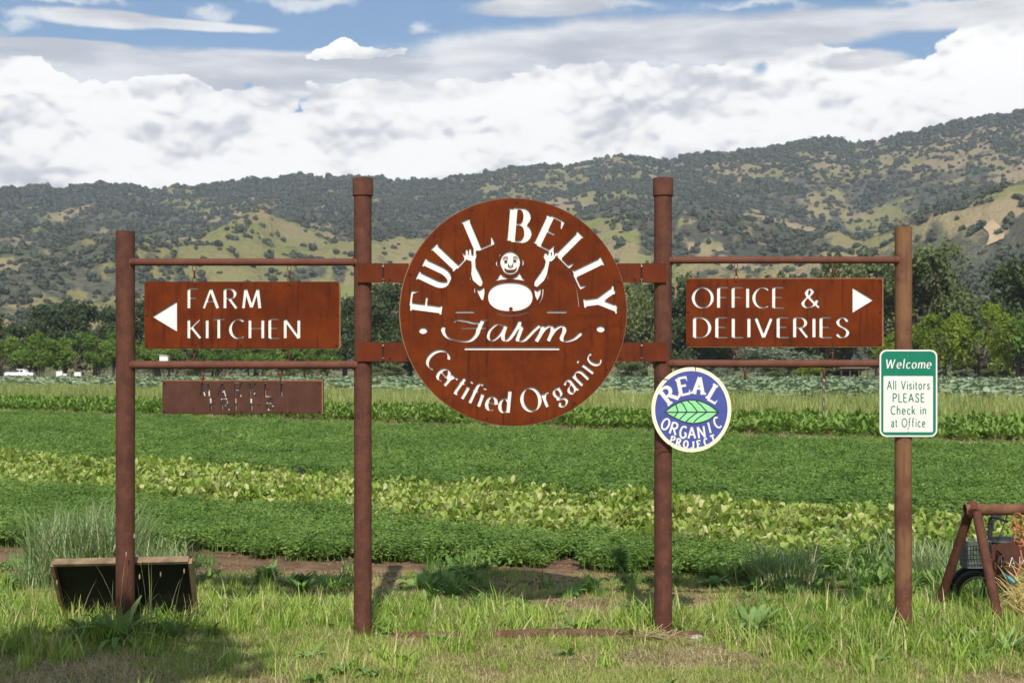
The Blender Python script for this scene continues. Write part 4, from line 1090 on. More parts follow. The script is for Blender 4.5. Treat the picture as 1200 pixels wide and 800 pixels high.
cnt += bed('carrot_field', 'wide dark green carrot bed beyond the lettuce', CF, 16.9, 32.9, 12, 62, 34000, .9, 1.4)
def lettuce(s):
    v, f = [], []
    for k in range(4):
        o_ = rdir() * R(.03, .13)
        for i in range(15):
            q = 2.399 * i + R(-.4, .4); d = Vector((math.cos(q), math.sin(q), 0)); t = i / 15
            leaf(v, f, Vector((o_.x, o_.y, .02 + .05 * t)), d, R(.065, .115) * (1 - .3 * t), R(.045, .065), 1.0 + 2.0 * t, R(.7, 1.4), 3, .45, .14)
    return mesh('lettuce_%d' % s, v, f, M['lettuce'])
LE = [lettuce(s) for s in range(4)]
cnt += bed('lettuce_bed', 'yellow green lettuces packed in a bright diagonal bed', LE, 12.7, 16.85, 9.0, 34, 21000, .8, 1.15, .9, 1.3, front=lambda x, y: edge(x, y - .3))
BG = [rosette('broad_%d' % s, M['greens'], 16, .13, .24, .075, 1.0, 2.4, .6, 1.1, 3, .3, 0, .05) for s in range(3)]
cnt += bed('leafy_greens_bed', 'mid green leafy rows beyond the tan strip', BG, 38.2, 49, 22, 84, 30000, .8, 1.35, .9, 1.4)
YS = [tuft('yellow_%d' % s, M['yellow'], 34, .25, .25, .62, .022, .1, .6, 3) for s in range(3)]
cnt += bed('yellowing_bed', 'yellowing stems of an old crop', YS, 49, 72, 34, 118, 15000, .8, 1.4, .8, 1.2)
CB = [rosette('cabbage_%d' % s, M['cabbage'], 12, .28, .42, .22, .7, 1.8, .4, .9, 3, .25, 0, .05) for s in range(3)]
cnt += bed('cabbage_field', 'blue green cabbages out to the far tree line', CB, 72, 420, 50, 205, 52000, 1.0, 1.7, .8, 1.2, k=.55)
SG = [tuft('strip_grass', M['drygrass'], 30, .15, .05, .22, .012, .3, 1.4, 2), tuft('strip_green', M['grass'], 24, .15, .06, .2, .012, .3, 1.1, 2)]
cnt += bed('strip_grass', 'sparse straw and weeds on the tan strip between beds', SG, 32.9, 38.2, 20, 64, 9000, .7, 1.2, front=lambda x, y: rng.random(len(x)) < .6)
print('field instances', cnt)
# weeds invading the right end of the near beds
x, y = wedge(5200, 9.6, 14.5, 1.0, .42)
pr = np.clip((x - 1.1) * .45, 0, .85) * np.clip(1.3 + 1.2 * nz(x, y, .8, 80), 0, 1) * np.where((crow(x, y) < 15.2) & (y + .22 * x > 10.7), 1, 0)
sel = rng.random(len(x)) < pr; P3_ = strewn(x[sel], y[sel]); rot, sc = rs(len(P3_), .5, .95, .8, 1.2, .1)
WG = [rosette('bed_weed', M['weed'], 26, .06, .14, .030, 1.6, 3.2, .5, 1.3, 3, .2, 0, .04), tuft('bed_weed_grass', M['clump'], 30, .06, .15, .36, .009, .2, .8, 3), rosette('bed_weed2', M['weed'], 22, .06, .13, .035, 1.4, 3.0, .4, 1.2, 3, .2, 0, .04)]
scatter('bed_weeds', 'mixed leafy weeds overgrowing the right end of the beds', P3_, rot, sc, WG)
# ------------------------------------------------------------------ trees of the valley floor
def crown_mesh(name, mt, lobes, n, q, seed, flat=1.0):
    """thousands of small leaf faces gathered in clumps over uneven lobes (crown about 1 high, base at 0)"""
    r_ = np.random.default_rng(seed); V, Fc = [], []
    lob = []
    for i in range(lobes):
        a = r_.uniform(0, 2 * math.pi); h = r_.beta(1.6, 1.5)
        w_ = .36 * math.sin(math.pi * (0.12 + 0.80 * h)) ** .6 * r_.uniform(.55, 1.05)
        lob.append((np.array([math.cos(a) * w_, math.sin(a) * w_, .12 + .74 * h]), r_.uniform(.10, .20) * (1.1 - .3 * h)))
    ncl = n // 14
    for c in range(ncl):
        L, R_ = lob[r_.integers(len(lob))]
        d = r_.normal(size=3); d /= np.linalg.norm(d)
        if d[2] < -.3 and r_.random() < .6: d[2] = -d[2]
        p = L + d * R_ * (1 - .45 * r_.random() ** 2) * np.array([1, 1, flat * .85])
        cs = R_ * .30
        for k in range(14):
            o = p + r_.normal(size=3) * cs * .55
            t = r_.normal(size=3); t /= np.linalg.norm(t); nn = d + r_.normal(size=3) * .8; u = np.cross(nn, t); u /= np.linalg.norm(u) + 1e-9
            s = q * r_.uniform(.6, 1.25); b = len(V)
            V += [o - t * s, o + u * s * .6, o + t * s, o - u * s * .6]; Fc.append((b, b + 1, b + 2, b + 3))
    return mesh(name, V, Fc, mt), lob
def trunk_mesh(name, lob, h0, seed, r0=.030):
    r_ = random.Random(seed); b = MB()
    b.tube([(0, 0, -.03), (.005, .0, .08), (r_.uniform(-.02, .02), r_.uniform(-.02, .02), .25), (r_.uniform(-.03, .03), 0, .5)], [r0 * 1.3, r0, r0 * .75, r0 * .4], 8)
    for (L, R_) in lob[:9]:
        z = .16 + .3 * r_.random() * L[2]
        b.tube([(0, 0, z), (L[0] * .5, L[1] * .5, (z + L[2]) / 2 + .02), (L[0], L[1], L[2])], [r0 * .5, r0 * .33, r0 * .12], 6)
    return b.mesh(name, M['bark'], True)
KINDS = {}
for kname, mt, lobes, n, q, flat in (('dark_oak', 'oakdark', 15, 6500, .020, .85), ('olive_tree', 'oakolive', 14, 6500, .019, .9), ('orchard_tree', 'orchard', 13, 4200, .024, 1.0), ('lime_tree', 'lime', 13, 5200, .021, 1.0), ('grey_shrub', 'sage', 14, 3600, .022, .8)):
    KINDS[kname] = []
    for s in range(3):
        cm, lob = crown_mesh(kname + '_crown_%d' % s, M[mt], lobes, n, q, 100 + s * 7 + len(kname), flat)
        KINDS[kname].append((cm, trunk_mesh(kname + '_trunk_%d' % s, lob, .2, s)))
tn = 0
ORD = 'first second third fourth fifth sixth seventh eighth ninth tenth eleventh twelfth thirteenth fourteenth fifteenth sixteenth seventeenth eighteenth nineteenth twentieth'.split()
def nth(i, n): return 'leftmost' if i == 0 else 'rightmost' if i == n - 1 else ORD[i]
def tree(kind, name, x, top, D, wide, label, group, base=0.0, lift=0.0):
    """x = photo column, top = photo row of the top, D = metres, wide = crown width over height"""
    global tn
    h = (CH + (HZ - top) / F * D) * 1.10; X = (x - 600) / F * D
    v = KINDS[kind][tn % 3]; tn += 1
    t = empty(name, (X, D, base), rng.uniform(0, 6.28)); tag(t, label, 'tree' if 'shrub' not in name else 'shrub', group)
    c = obj('crown', v[0], t); c.scale = (h * wide / .88, h * wide / .88, h * (1 - lift)); c.location = (0, 0, h * lift)
    k = obj('trunk', v[1], t); k.scale = (h * .9, h * .9, h)
    return t
# left: dark oaks, behind a row of bright orchard trees
for i, (x, top, D, w) in enumerate([(2, 376, 285, .9), (42, 362, 292, 1.0), (76, 353, 300, 1.0), (112, 356, 305, 1.0), (148, 352, 296, 1.0), (186, 350, 305, .9), (222, 348, 300, 1.0),
                                    (262, 346, 296, 1.0), (300, 350, 305, 1.0), (338, 344, 300, 1.0), (374, 350, 298, .9), (404, 346, 302, .9)]):
    tree('dark_oak', 'oak_tree', x, top, D, w, '%s dark oak, from the left, of the tall line behind the bright orchard row' % nth(i, 12), 'dark oaks behind the orchard row')
for i, x in enumerate(range(2, 398, 22)):
    D = 226 + rng.uniform(-7, 7)
    tree('orchard_tree', 'orchard_tree', x + rng.uniform(-5, 5), 394 + rng.uniform(-7, 6) + (6 if x > 140 else 0), D, .95, '%s bright green orchard tree, from the left, in the row at the far field edge' % nth(i, 18), 'orchard trees along the far field edge', lift=.12)
for x in (-30, -75, -120, -170, -225, -285, -350, -420, -490):
    tree('dark_oak', 'oak_tree', x, 360 + (x * 7) % 14, 298, 1.0, 'dark oak of the tall tree line, beyond the left edge of the photo', 'dark oaks beyond the left edge')
    tree('orchard_tree', 'orchard_tree', x + 12, 393, 228, .95, 'bright green orchard tree beyond the left edge of the photo', 'orchard trees beyond the left edge', lift=.12)
for x in (1290, 1350, 1420, 1500, 1590):
    tree('olive_tree', 'valley_tree', x, 318, 240, .9, 'olive green tree beyond the right edge of the photo', 'trees beyond the right edge')
for i, (x, top, D, w) in enumerate(((434, 345, 250, .8), (458, 330, 262, .8), (480, 338, 250, .8), (506, 345, 240, .9), (535, 350, 250, .9), (570, 345, 255, .9), (605, 350, 245, .9), (640, 345, 250, .9), (675, 350, 245, .9), (704, 344, 250, .8))):
    tree('dark_oak', 'oak_tree', x, top, D, w, '%s dark oak, from the left, of those behind the round sign' % nth(i, 10), 'oaks behind the round sign')
for (x, top, D, w, sd) in ((735, 338, 240, .8, 'nearer the round sign'), (756, 330, 250, .7, 'nearer the third post')):
    tree('olive_tree', 'olive_tree', x, top, D, w, 'dusty green tree between round sign and third post, the one %s' % sd, 'trees between the round sign and third post')
for i, (x, top, D, w) in enumerate(((797, 322, 250, .8), (826, 332, 245, .8), (856, 326, 240, .8), (890, 322, 250, .85), (924, 326, 246, .8), (958, 318, 250, .8))):
    tree('dark_oak', 'oak_tree', x, top, D, w, '%s dark oak, from the left, of those behind the office and deliveries plate' % nth(i, 6), 'oaks behind the office plate')
for (x, top, D, w, kk, lb) in ((992, 300, 240, .75, 'olive_tree', 'tall olive green tree just left of the fourth post'), (1030, 292, 232, .75, 'olive_tree', 'tall olive green tree directly behind the fourth post'),
                               (1082, 284, 228, .80, 'olive_tree', 'tallest olive green tree right of the green and white notice'), (1122, 318, 236, .75, 'olive_tree', 'rounded olive tree below the dirt track on the hill'),
                               (1196, 302, 205, .85, 'dark_oak', 'large dark tree at the right edge above the pipe rack'), (1240, 296, 210, .9, 'dark_oak', 'large dark tree just beyond the right edge'),
                               (1062, 380, 196, .95, 'lime_tree', 'yellow green bushy tree at the foot of the fourth post'), (1108, 366, 194, .85, 'lime_tree', 'yellow green tree left of the low shed roof'),
                               (1150, 352, 190, .80, 'lime_tree', 'bright yellow green tree over the low shed roof'), (1192, 372, 182, .8, 'lime_tree', 'yellow green tree in front of the large dark right one'),
                               (1215, 345, 180, .8, 'orchard_tree', 'fresh green tree cut by the right edge')):
    tree(kk, 'valley_tree', x, top, D, w, lb, None)
for (x, top, D, w, kk, lb) in ((895, 406, 205, 2.0, 'grey_shrub', 'grey green rounded bush under the office plate, left half of the pair'), (935, 405, 208, 2.0, 'grey_shrub', 'grey green rounded bush under the office plate, right half of the pair'),
                               (835, 425, 200, 2.2, 'grey_shrub', 'low pale bush beside the blue round badge'), (905, 428, 196, 2.2, 'olive_tree', 'low dull green bush below the grey green pair'),
                               (950, 427, 196, 2.0, 'lime_tree', 'low yellow green bush beside the loose grey chain'), (1078, 424, 188, 1.6, 'lime_tree', 'low yellow green bush right of the notice'),
                               (1130, 432, 184, 2.0, 'grey_shrub', 'pale low bush in front of the long shed roof'), (1165, 430, 183, 2.0, 'olive_tree', 'dull low bush at the right end of the long shed roof'),
                               (450, 425, 200, 2.0, 'olive_tree', 'low dull bush right of the second post'), (740, 424, 200, 1.8, 'olive_tree', 'low dull bush left of the third post'),
                               (235, 420, 222, 1.6, 'olive_tree', 'low dull bush behind the market plate chains'), (345, 424, 220, 1.8, 'olive_tree', 'low dull bush behind the right end of the market plate')):
    tree(kk, 'field_edge_shrub', x, top, D, w, lb, None)
# the tree that throws shade over the lower left corner: beside the camera, out of frame
SH = empty('shade_tree', (-3.6, 1.1, 0)); tag(SH, 'tree beside the viewer whose shade falls on the lower left turf', 'tree')
cm, lob = crown_mesh('shade_crown', M['oakolive'], 16, 9000, .026, 77, .8)
tk = obj('trunk', trunk_mesh('shade_trunk', lob, .2, 4, .035), SH); tk.scale = (3.2, 3.2, 5.4)
cr = obj('crown', cm, SH); cr.scale = (4.2, 3.0, 1.9); cr.location = (0.55, .65, 3.75)
# ------------------------------------------------------------------ far things along the field edge
def gx(x, D): return (x - 600) / F * D
pk = empty('pickup_truck', (gx(24, 222), 222, 0)); tag(pk, 'white pickup truck parked below the orchard at the far left', 'truck')
b = MB(); b.box((0, 0, .72), (4.5, 1.75, .50), None, .10); b.box((-1.55, 0, .98), (1.3, 1.65, .12), None, .05)
b.build('body', M['carwhite'], pk)
b = MB(); bm_v = [(-.45, -.75, .95), (1.15, -.75, .95), (.75, -.66, 1.50), (-.35, -.66, 1.50)]; b.add([(x, y, z) for x, y, z in bm_v] + [(x, -y, z) for x, y, z in bm_v], [(0, 1, 2, 3), (7, 6, 5, 4), (0, 4, 5, 1), (1, 5, 6, 2), (2, 6, 7, 3), (3, 7, 4, 0)]); b.build('cab', M['carwhite'], pk)
for x0 in (-.28, .28):
    b = MB(); b.box((x0 + .1, -.735, 1.22), (.46, .03, .34)); b.build('window', M['glass'], pk)
for x0 in (-1.5, 1.45):
    for y0 in (-.8, .8):
        b = MB(); b.torus((x0, y0, .34), .25, .10, N=16, n=6); o = b.build('wheel', M['black'], pk, True)
        b = MB(); b.tube([(x0, y0 - .06, .34), (x0, y0 + .06, .34)], .17, 12); b.build('rim', M['greymetal'], o, True)
for i, (x, y, w_, lb) in enumerate(((70, 437, .9, 'white beehive box nearest the pickup at the far field edge'), (76.5, 440, .6, 'small white beehive box second from the pickup'), (91.5, 438, 1.0, 'white beehive box farthest from the pickup, left of the first post'))):
    D = 218; t = empty('beehive_box', (gx(x, D), D, 0)); tag(t, lb, 'box')
    z = CH - (y - HZ) / F * D + .25
    b = MB(); b.box((0, 0, z / 2), (w_, .6, z), None, .02); b.build('hive_body', M['white'], t); b = MB(); b.box((0, 0, z + .03), (w_ + .06, .66, .06)); b.build('lid', M['signwhite'], t)
D = 105; t = empty('owl_box', (gx(192.5, D), D, 0)); tag(t, 'white nest box on a pole above the lower left rail', 'nest box')
z0 = CH - (423 - HZ) / F * D; z1 = CH - (416.6 - HZ) / F * D
b = MB(); b.box((0, 0, (z0 + z1) / 2), (.62, .45, z1 - z0), None, .01); hb = b.build('box', M['white'], t)
b = MB(); b.box((0, -.03, z1 + .02), (.70, .55, .03), Matrix.Rotation(rad(4), 3, 'Y')); b.build('roof', M['white'], t)
b = MB(); b.tube([(0, 0, 0), (0, 0, z0)], .03, 8); b.build('pole', M['bark'], t)
def shed(name, x0, x1, y, D, label):
    t = empty(name, (gx((x0 + x1) / 2, D), D, 0)); tag(t, label, 'shed'); w_ = (x1 - x0) / F * D; z = CH - (y - HZ) / F * D
    b = MB(); b.box((0, 0, z), (w_, 5.0, .12), Matrix.Rotation(rad(-7), 3, 'X'), .02)
    for i in range(14): b.box((-w_ / 2 + w_ * (i + .5) / 14, 0, z + .075), (.06, 4.9, .04), Matrix.Rotation(rad(-7), 3, 'X'))
    b.build('roof', M['tinroof'], t)
    for i in range(4):
        for yy in (-2.2, 2.2):
            b = MB(); b.box((-w_ / 2 + .2 + (w_ - .4) * i / 3, yy, z / 2 - .1), (.14, .14, z - .1)); b.build('pillar', M['bark'], t)
    b = MB(); b.box((0, 2.3, z * .5), (w_ - .1, .06, z * .9)); b.build('under_roof_shade', M['black'], t)  # black sheet standing in for the shade under the roof
shed('open_shed', 1121, 1172, 428.5, 200, 'long low open shed with a bleached roof under the yellow green trees')
shed('open_shed', 980, 1014, 433, 204, 'smaller low open shed left of the fourth post')
# sprinkler riser in the lettuce
D = 17.6; t = empty('sprinkler_riser', (gx(352, D), D, 0)); tag(t, 'slim grey sprinkler riser standing in the lettuce bed', 'sprinkler')
b = MB(); b.tube([(0, 0, 0), (0, 0, .26), (0.002, 0, .30)], [.010, .010, .012], 8); b.build('riser', M['greymetal'], t, True)
b = MB(); b.tube([(0, 0, .29), (0, 0, .335)], [.020, .016], 10); b.tube([(-.03, 0, .335), (0, 0, .35), (.035, 0, .34)], .008, 6); b.build('nozzle', M['black'], t, True)
# ------------------------------------------------------------------ pipe lying in the grass along the posts
M['dustypipe'] = rust('dusty_pipe', (0.15, 0.085, 0.055), (0.10, 0.048, 0.032), (0.24, 0.165, 0.11), 1.2, 0.6, (0.34, 0.25, 0.18), 0.8)
def lay(name, pts, r, mt, label, cat_='pipe'):
    b = MB(); b.tube(pts, r, 16); o = b.build(name, mt, None, True); tag(o, label, cat_); return o
lay('fallen_pipe', [Vector((gx(x, 8.27), 8.27 + .012 * math.sin(x), z)) for x, z in ((462, .012), (500, .016), (540, .012), (580, .016), (620, .028), (660, .030), (700, .028), (740, .018), (790, .016), (825, .020), (850, .024))], .027, M['dustypipe'], 'rusty pipe lying half buried in the grass between the two tall posts')
lay('fallen_pipe', [Vector((gx(x, 8.5), 8.5, .012)) for x in (900, 960, 1000, 1045)], .022, M['dustypipe'], 'rusty pipe half hidden in the grass left of the fourth post')
def stone(x, y_, D, s, label):
    bm = bmesh.new(); bmesh.ops.create_icosphere(bm, subdivisions=3, radius=1)
    o_ = Vector((R(0, 50), R(0, 50), R(0, 50)))
    for v in bm.verts: v.co = Vector((v.co.x * s * 1.4, v.co.y * s, v.co.z * s * .7)) * (1 + .35 * noise.noise(v.co * 1.3 + o_) + .1 * noise.noise(v.co * 4 + o_))
    me = bpy.data.meshes.new('stone'); bm.to_mesh(me); bm.free(); me.materials.append(M['stone']); me.polygons.foreach_set('use_smooth', [True] * len(me.polygons))
    o = obj('stone', me, None, (gx(x, D), D, s * .35)); tag(o, label, 'stone')
stone(817, 745, 8.20, .030, 'pale stone resting against the pipe right of the third post'); stone(826, 745, 8.18, .022, 'small pale stone beside the end of the fallen pipe')
stone(925, 742, 8.5, .026, 'pale stone in the grass right of the dock plant'); stone(978, 742, 8.52, .035, 'grey stone nearest the fourth post on its left'); stone(955, 744, 8.46, .022, 'small grey stone between the dock plant and the fourth post')
v, f = [], []
for i in range(900):
    X_ = gx(765, 8.2) + random.gauss(0, .16); Y_ = 8.19 + random.gauss(0, .05); c = Vector((X_, Y_, R(.0, .05) * math.exp(-((X_ - gx(755, 8.2)) / .15) ** 2) + .006))
    d = Vector((R(-1, 1), R(-1, 1), R(-.15, .25))).normalized(); s = Vector((-d.y, d.x, .3)).normalized() * .0018; L = R(.04, .13); k = len(v)
    v += [c - s, c + s, c + d * L + s, c + d * L - s]; f.append((k, k + 1, k + 2, k + 3))
o = obj('straw_litter', mesh('straw_litter', v, f, M['drygrass'])); tag(o, 'dead straw heaped round the foot of the third post', kind='stuff')
# ------------------------------------------------------------------ blackboard leaning on the first post
DB = 8.50
tl, tr_, bl, br = (62, 662), (224, 658), (78, 722), (233, 716)
bd = empty('fallen_blackboard', (0, 0, 0)); tag(bd, 'black board in a tan wooden frame tipped forward in the grass behind the first post', 'board')
def P4(x, y, D): return px(x, y, D)
A = P4(61.5, 659, 8.42); B_ = P4(223, 655.5, 8.42); C_ = P4(233, 742, 8.86); D_ = P4(80, 742, 8.86)
nrm = (B_ - A).cross(D_ - A).normalized()
if nrm.y > 0: nrm = -nrm
ux_ = (B_ - A).normalized(); vy_ = (D_ - A).normalized()
def slab(b, p, q, wdt, dep, shift=0.0, inner=0.0):
    d = (q - p).normalized(); s = nrm.cross(d).normalized() * wdt / 2
    n0 = nrm * (dep / 2)
    c = [p - s - n0, p + s - n0, p + s + n0, p - s + n0, q - s - n0, q + s - n0, q + s + n0, q - s + n0]
    b.add([v + nrm * shift for v in c], [(0, 1, 2, 3), (7, 6, 5, 4), (0, 4, 5, 1), (1, 5, 6, 2), (2, 6, 7, 3), (3, 7, 4, 0)])
for p, q, nm in ((A, B_, 'frame_rail'), (B_, C_, 'frame_rail'), (C_, D_, 'frame_rail'), (D_, A, 'frame_rail')):
    b = MB(); e = (q - p).normalized() * .009; slab(b, p + e, q - e, .020, .045, .0); b.build(nm, M['wood'], bd)
b = MB(); b.add([A - nrm * .02, B_ - nrm * .02, C_ - nrm * .02, D_ - nrm * .02, A - nrm * .03, B_ - nrm * .03, C_ - nrm * .03, D_ - nrm * .03], [(0, 1, 2, 3), (7, 6, 5, 4), (0, 4, 5, 1), (1, 5, 6, 2), (2, 6, 7, 3), (3, 7, 4, 0)])
b.build('board', M['chalk'], bd)
# ------------------------------------------------------------------ single plants one can tell apart
def place_plant(name, me_or, x, D, s, label, cat_, rz=None, group=None):
    o = obj(name, me_or, None, (gx(x, D), D, ground_z(gx(x, D), D))); o.scale = (s, s, s); o.rotation_euler = (0, 0, R(0, 6.28) if rz is None else rz); tag(o, label, cat_, group); return o
bgm = tuft('bunch_grass', M['clump'], 1500, .40, .25, .72, .013, .15, .9, 5)
bgm2 = tuft('bunch_grass_small', M['clump'], 520, .24, .18, .45, .012, .25, 1.0, 5)
place_plant('bunch_grass', bgm, 100, 10.5, 1.0, 'large grey green bunch grass rising behind the black board', 'grass clump')
place_plant('bunch_grass', bgm2, 188, 10.3, 1.0, 'medium grey green bunch grass right of the first post', 'grass clump')
place_plant('bunch_grass', bgm2, 52, 10.2, .8, 'small grey green bunch grass left of the black board', 'grass clump')
place_plant('bunch_grass', bgm2, 918, 10.2, .95, 'grey green grass clump at the crop edge between the third and fourth posts', 'grass clump')
place_plant('bunch_grass', bgm2, 1095, 10.4, .95, 'grey green grass clump behind the left leg of the pipe rack', 'grass clump')
def dock(seed, n, L0, L1, w):
    random.seed(seed); v, f = [], []
    for i in range(n):
        q = 2.399 * i + R(-.5, .5); d = Vector((math.cos(q), math.sin(q), 0)); k = i / n
        leaf(v, f, d * .012, d, R(L0, L1) * (1 - .35 * k), w * R(.6, 1.2), .55 + 1.5 * k, R(.5, 1.1), 6, .35, .10)
    return mesh('dock', v, f, M['dock'], True)
for x, D, s, lb in ((880, 8.42, 1.0, 'broad leaved dock plant at the open end of the fallen pipe'), (936, 8.15, .62, 'smaller broad leaved plant right of the large dock'), (1128, 8.0, .8, 'broad leaved plant in front of the pipe rack'),
                    (140, 8.12, 1.15, 'broad leaved dock plant in the shade at the foot of the first post'), (100, 8.22, .9, 'shaded broad leaved plant in front of the black board left of the post'), (1180, 7.75, .6, 'broad leaved plant at the lower right corner'), (205, 8.25, .75, 'sunlit leafy plant below the right end of the black board')):
    place_plant('dock_plant', dock(int(x), 34, .12, .28, .042), x, D, s, lb, 'plant')
random.seed(99)
STK = ['leftmost pale seeding grass stalk against the black board', 'pale grass stalk just left of the first post foot', 'tallest pale grass stalk touching the left side of the first post', 'pale grass stalk in front of the right half of the black board', 'pale grass stalk just right of the first post', 'rightmost pale grass stalk at the right rim of the black board']
for i, (x, D, h_) in enumerate(((95, 8.3, .42), (131, 8.2, .45), (136, 8.15, .50), (178, 8.2, .62), (168, 8.15, .48), (200, 8.25, .40))):
    v, f = [], []; 
    for k in range(3): blade(v, f, Vector((R(-.02, .02), R(-.02, .02), 0)), rdir(), h_ * R(.8, 1.05), .005, R(.1, .5), 6)
    b = MB(); b.v = [tuple(q) for q in v]; b.f = [tuple(q) for q in f]; top = max(v, key=lambda q: q.z); b.ell(tuple(top), (.004, .004, .016), 6, 5)
    o = b.build('grass_stalk', M['drygrass'], None, False, (gx(x, D), D, 0)); tag(o, STK[i], 'grass stalk', 'grass stalks before the black board')
# ------------------------------------------------------------------ pipe rack at the right edge
rk = empty('pipe_rack', (2.9, 8.75, 0)); tag(rk, 'rusty pipe rack with splayed legs at the right edge of the photo', 'rack')
def RP(p): return p - Vector((2.9, 8.75, 0))
ap = px(1139, 597, 8.75); far_ap = ap + Vector((2.1, .12, .01)); dirn = (far_ap - ap).normalized()
b = MB(); b.tube([RP(ap - dirn * .045), RP(ap + dirn * .5), RP(ap + dirn * 1.2), RP(far_ap)], .036, 20, False)
n_ = 20; b.tube([RP(ap - dirn * .045), RP(ap + dirn * .08)], .030, 20, False)
b.build('top_pipe', M['post4'], rk, True)
b = MB(); b.tube([RP(ap - dirn * .030), RP(ap - dirn * .028)], .030, 20); b.build('pipe_mouth_shade', M['black'], rk, True)  # black disc painting the dark hollow of the open pipe
for (f_, t_) in ((px(1176, 748, 8.36), ap + Vector((.02, -.02, -.0))), (px(1094, 724, 9.15), ap + Vector((-.0, .03, -.0)))):
    f2 = f_.copy(); f2.z = -.06
    b = MB(); b.tube([RP(f2), RP(f2.lerp(t_, .5)), RP(t_)], .029, 18); b.build('leg', M['post'], rk, True)
    b = MB(); q = f2 + (far_ap - ap); u = t_ + (far_ap - ap); b.tube([RP(q), RP(u)], .029, 18); b.build('leg', M['post'], rk, True)
b = MB(); b.tube([RP(ap + Vector((0, -.035, -.02))), RP(ap + Vector((.01, .03, .03)))], [.040, .034], 14); b.build('weld_collar', M['post'], rk, True)
# small cut plate hung inside the rack
h = text('FARM', 1173, 1216, 664, 13, .35, thick=.15, thin=.10, phi=0, power=1)
DQ = 8.95
PXM_, = (F / DQ,)
sgp = empty('small_cut_sign', (0, DQ, 0)); tag(sgp, 'small brown plate with cut out letters FA hung inside the pipe rack', 'sign')
vs, ts, cov = cdt([[poly([(1161.5, 637.5), (1226, 631), (1226, 671), (1164, 676)])], h])
solid('face_plate', vs, [t for t, c in zip(ts, cov) if 0 in c and 1 not in c], 0, .004, M['market'], sgp, scale=PXM_)
vs, ts, cov = cdt([[poly([(1164, 640), (1224, 634), (1224, 669), (1166, 673)])]])
solid('white_backing', vs, [t for t, c in zip(ts, cov) if c], .012, .015, M['white'], sgp, scale=PXM_)
for xx in (1168, 1215):
    b = MB(); a0 = px(xx, 638, DQ) - Vector((0, DQ, 0)); b.tube([a0, (a0.x, -.2 + .0, ap.z - .02)], .004, 6); b.build('hanger', M['greymetal'], sgp)
# orange rope bundle hung on the pipe
pts = []
for i in range(90):
    q = i * .42; c = px(1192 + 2.0 * math.sin(i * .11), 620 + 12 * math.sin(i * .09), 8.66)
    rr_ = .036 + .010 * math.sin(i * .7)
    pts.append(c + Vector((math.cos(q) * rr_ * .75, -.012 + .02 * math.sin(i * .9), math.sin(q) * rr_)))
b = MB(); b.tube(pts, .0055, 6); o = b.build('rope_coil', M['rope'], None, True); tag(o, 'orange rope looped round the top pipe of the rack', 'rope')
b = MB(); b.tube([px(1195, 640, 8.66), px(1198, 655, 8.65), px(1194, 668, 8.64), px(1188, 679, 8.62)], .006, 6); o.data.name = 'rope_coil'
o2 = b.build('rope_tail', M['rope'], o, True)
b = MB(); b.tube([px(1174, 670, 8.6), px(1181, 676, 8.58)], [.006, .010], 8); b.tube([px(1181, 676, 8.58), px(1189, 683, 8.56)], [.018, .020], 10)
o = b.build('hose_nozzle', M['teal'], None, True); tag(o, 'teal handled hose nozzle lying on the straw by the rack', 'nozzle')
# straw bundle at the right edge
v, f = [], []
for i in range(1500):
    c = Vector((R(-.11, .30), R(-.12, .20), 0)); c.z = R(.0, .42) * (1 - .6 * abs(c.x - .08) / .3)
    d = Vector((R(-1, 1), R(-1, 1), R(-.5, .9))).normalized(); L = R(.06, .19); s = d.cross(Vector((0, 1, .2))).normalized() * .0022
    k = len(v); m_ = c + d * L * .5 + Vector((0, 0, R(-.02, .03))); e = c + d * L
    v += [c - s, c + s, m_ + s, m_ - s, e]; f += [(k, k + 1, k + 2, k + 3), (k + 3, k + 2, k + 4)]
M['strawleaf'] = leafmat('golden_straw', (0.42, 0.30, 0.10), (0.66, 0.52, 0.22), None, .25, 3)
o = obj('straw_bundle', mesh('straw_bundle', v, f, M['strawleaf']), None, (gx(1212, 8.42), 8.42, 0)); tag(o, 'loose golden straw bundle leaning on the pipe rack at the right edge', 'straw')
# bicycle parked behind the rack
bk = empty('bicycle', (0, 0, 0)); tag(bk, 'dark bicycle with basket and curved handlebar parked behind the pipe rack', 'bicycle')
DW = 9.25
wc = px(1150, 706, DW); Rz = Matrix.Rotation(rad(-52), 3, 'Z')
b = MB(); b.torus(tuple(wc), .20, .030, N=36, n=10, M=Rz); wh = b.build('wheel', M['black'], bk, True)
b = MB(); b.torus(tuple(wc), .168, .010, N=36, n=6, M=Rz); b.build('rim', M['greymetal'], wh, True)
b = MB()
for i in range(14):
    a_ = math.pi * 2 * i / 14; b.tube([wc, wc + Rz @ Vector((math.cos(a_) * .165, 0, math.sin(a_) * .165))], .0014, 4)
b.build('spokes', M['greymetal'], wh)
b = MB(); b.tube([wc + Rz @ Vector((math.cos(rad(t)) * .245, 0, math.sin(rad(t)) * .245)) for t in range(20, 181, 16)], .034, 10, True, .5); b.build('mudguard', M['black'], bk, True)
rear = wc + Rz @ Vector((1.02, 0, 0))
b = MB(); b.torus(tuple(rear), .20, .030, N=36, n=10, M=Rz); wh2 = b.build('wheel', M['black'], bk, True)
b = MB(); b.torus(tuple(rear), .168, .010, N=36, n=6, M=Rz); b.build('rim', M['greymetal'], wh2, True)
hd_ = px(1160, 640, 9.3); st_ = px(1172, 636, 9.35); seat_p = px(1176, 634, 9.30)
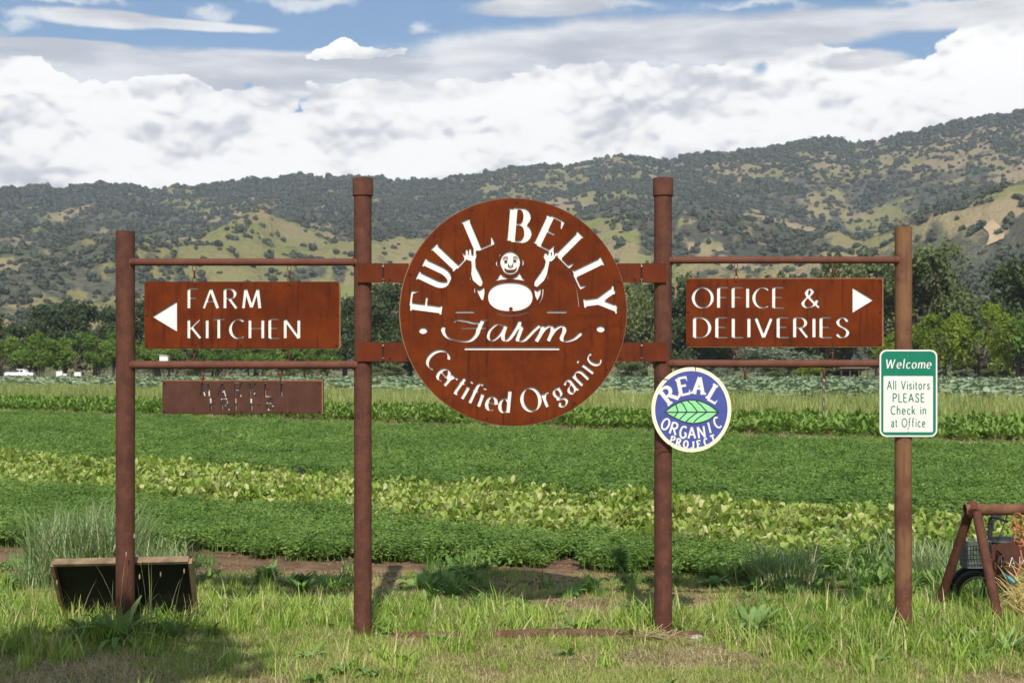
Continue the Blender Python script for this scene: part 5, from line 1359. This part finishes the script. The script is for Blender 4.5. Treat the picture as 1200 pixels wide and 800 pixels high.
b = MB(); b.tube([wc, hd_, px(1161, 612, 9.3)], .014, 8); b.tube([hd_, rear.lerp(hd_, .35) + Vector((0, 0, -.05)), rear], .014, 8); b.tube([rear, seat_p], .013, 8); b.tube([hd_, seat_p + Vector((0, 0, -.1))], .013, 8); b.build('frame', M['black'], bk, True)
b = MB(); b.tube([px(1159, 634, 9.3), px(1159, 612, 9.3), px(1162, 605, 9.28), px(1170, 607, 9.2), px(1180, 611, 9.1)], .010, 8); b.tube([px(1159, 634, 9.32), px(1164, 610, 9.45), px(1172, 604, 9.6)], .010, 8); b.build('handlebar', M['black'], bk, True)
b = MB(); b.ell(tuple(seat_p), (.12, .08, .035), 14, 8); b.build('saddle', M['black'], bk, True)
bc = px(1143, 648, 9.18)
b = MB(); w1, w2, hh = .075, .075, .085
for s_ in (-1, 1):
    for z_ in np.linspace(-hh, hh, 7):
        b.tube([bc + Vector((-w1, s_ * w2, z_)), bc + Vector((w1, s_ * w2, z_))], .003, 4); b.tube([bc + Vector((s_ * w1, -w2, z_)), bc + Vector((s_ * w1, w2, z_))], .003, 4)
    for x_ in np.linspace(-w1, w1, 9):
        b.tube([bc + Vector((x_, s_ * w2, -hh)), bc + Vector((x_, s_ * w2, hh))], .003, 4); b.tube([bc + Vector((s_ * w1, x_, -hh)), bc + Vector((s_ * w1, x_, hh))], .003, 4)
b.box(tuple(bc + Vector((0, 0, -hh))), (w1 * 2, w2 * 2, .006)); b.build('basket', M['basket'], bk)
# orange litter in the near beds
for x, y, D, lb in ((213, 567, 18.5, 'orange scrap caught on the lettuce left of the second post'),):
    p = px(x, y, D); b = MB(); b.ell((0, 0, 0), (.07, .04, .03), 10, 6); o = b.build('orange_scrap', M['rope'], None, True, tuple(p)); tag(o, lb, 'scrap')
# ------------------------------------------------------------------ air
hz = MB(); hz.box((0, 1900, 345), (7000, 4000, 700))
hm = bpy.data.materials.new('air'); hm.use_nodes = True; hn = hm.node_tree; hn.nodes.remove(hn.nodes['Principled BSDF'])
pv = hn.nodes.new('ShaderNodeVolumePrincipled'); pv.inputs['Color'].default_value = (0.80, 0.88, 1.0, 1); pv.inputs['Density'].default_value = 0.00012; pv.inputs['Anisotropy'].default_value = 0.2
hn.links.new(pv.outputs[0], hn.nodes['Material Output'].inputs['Volume'])
ho_ = hz.build('haze', hm); tag(ho_, 'thin blue air over the valley', kind='stuff')
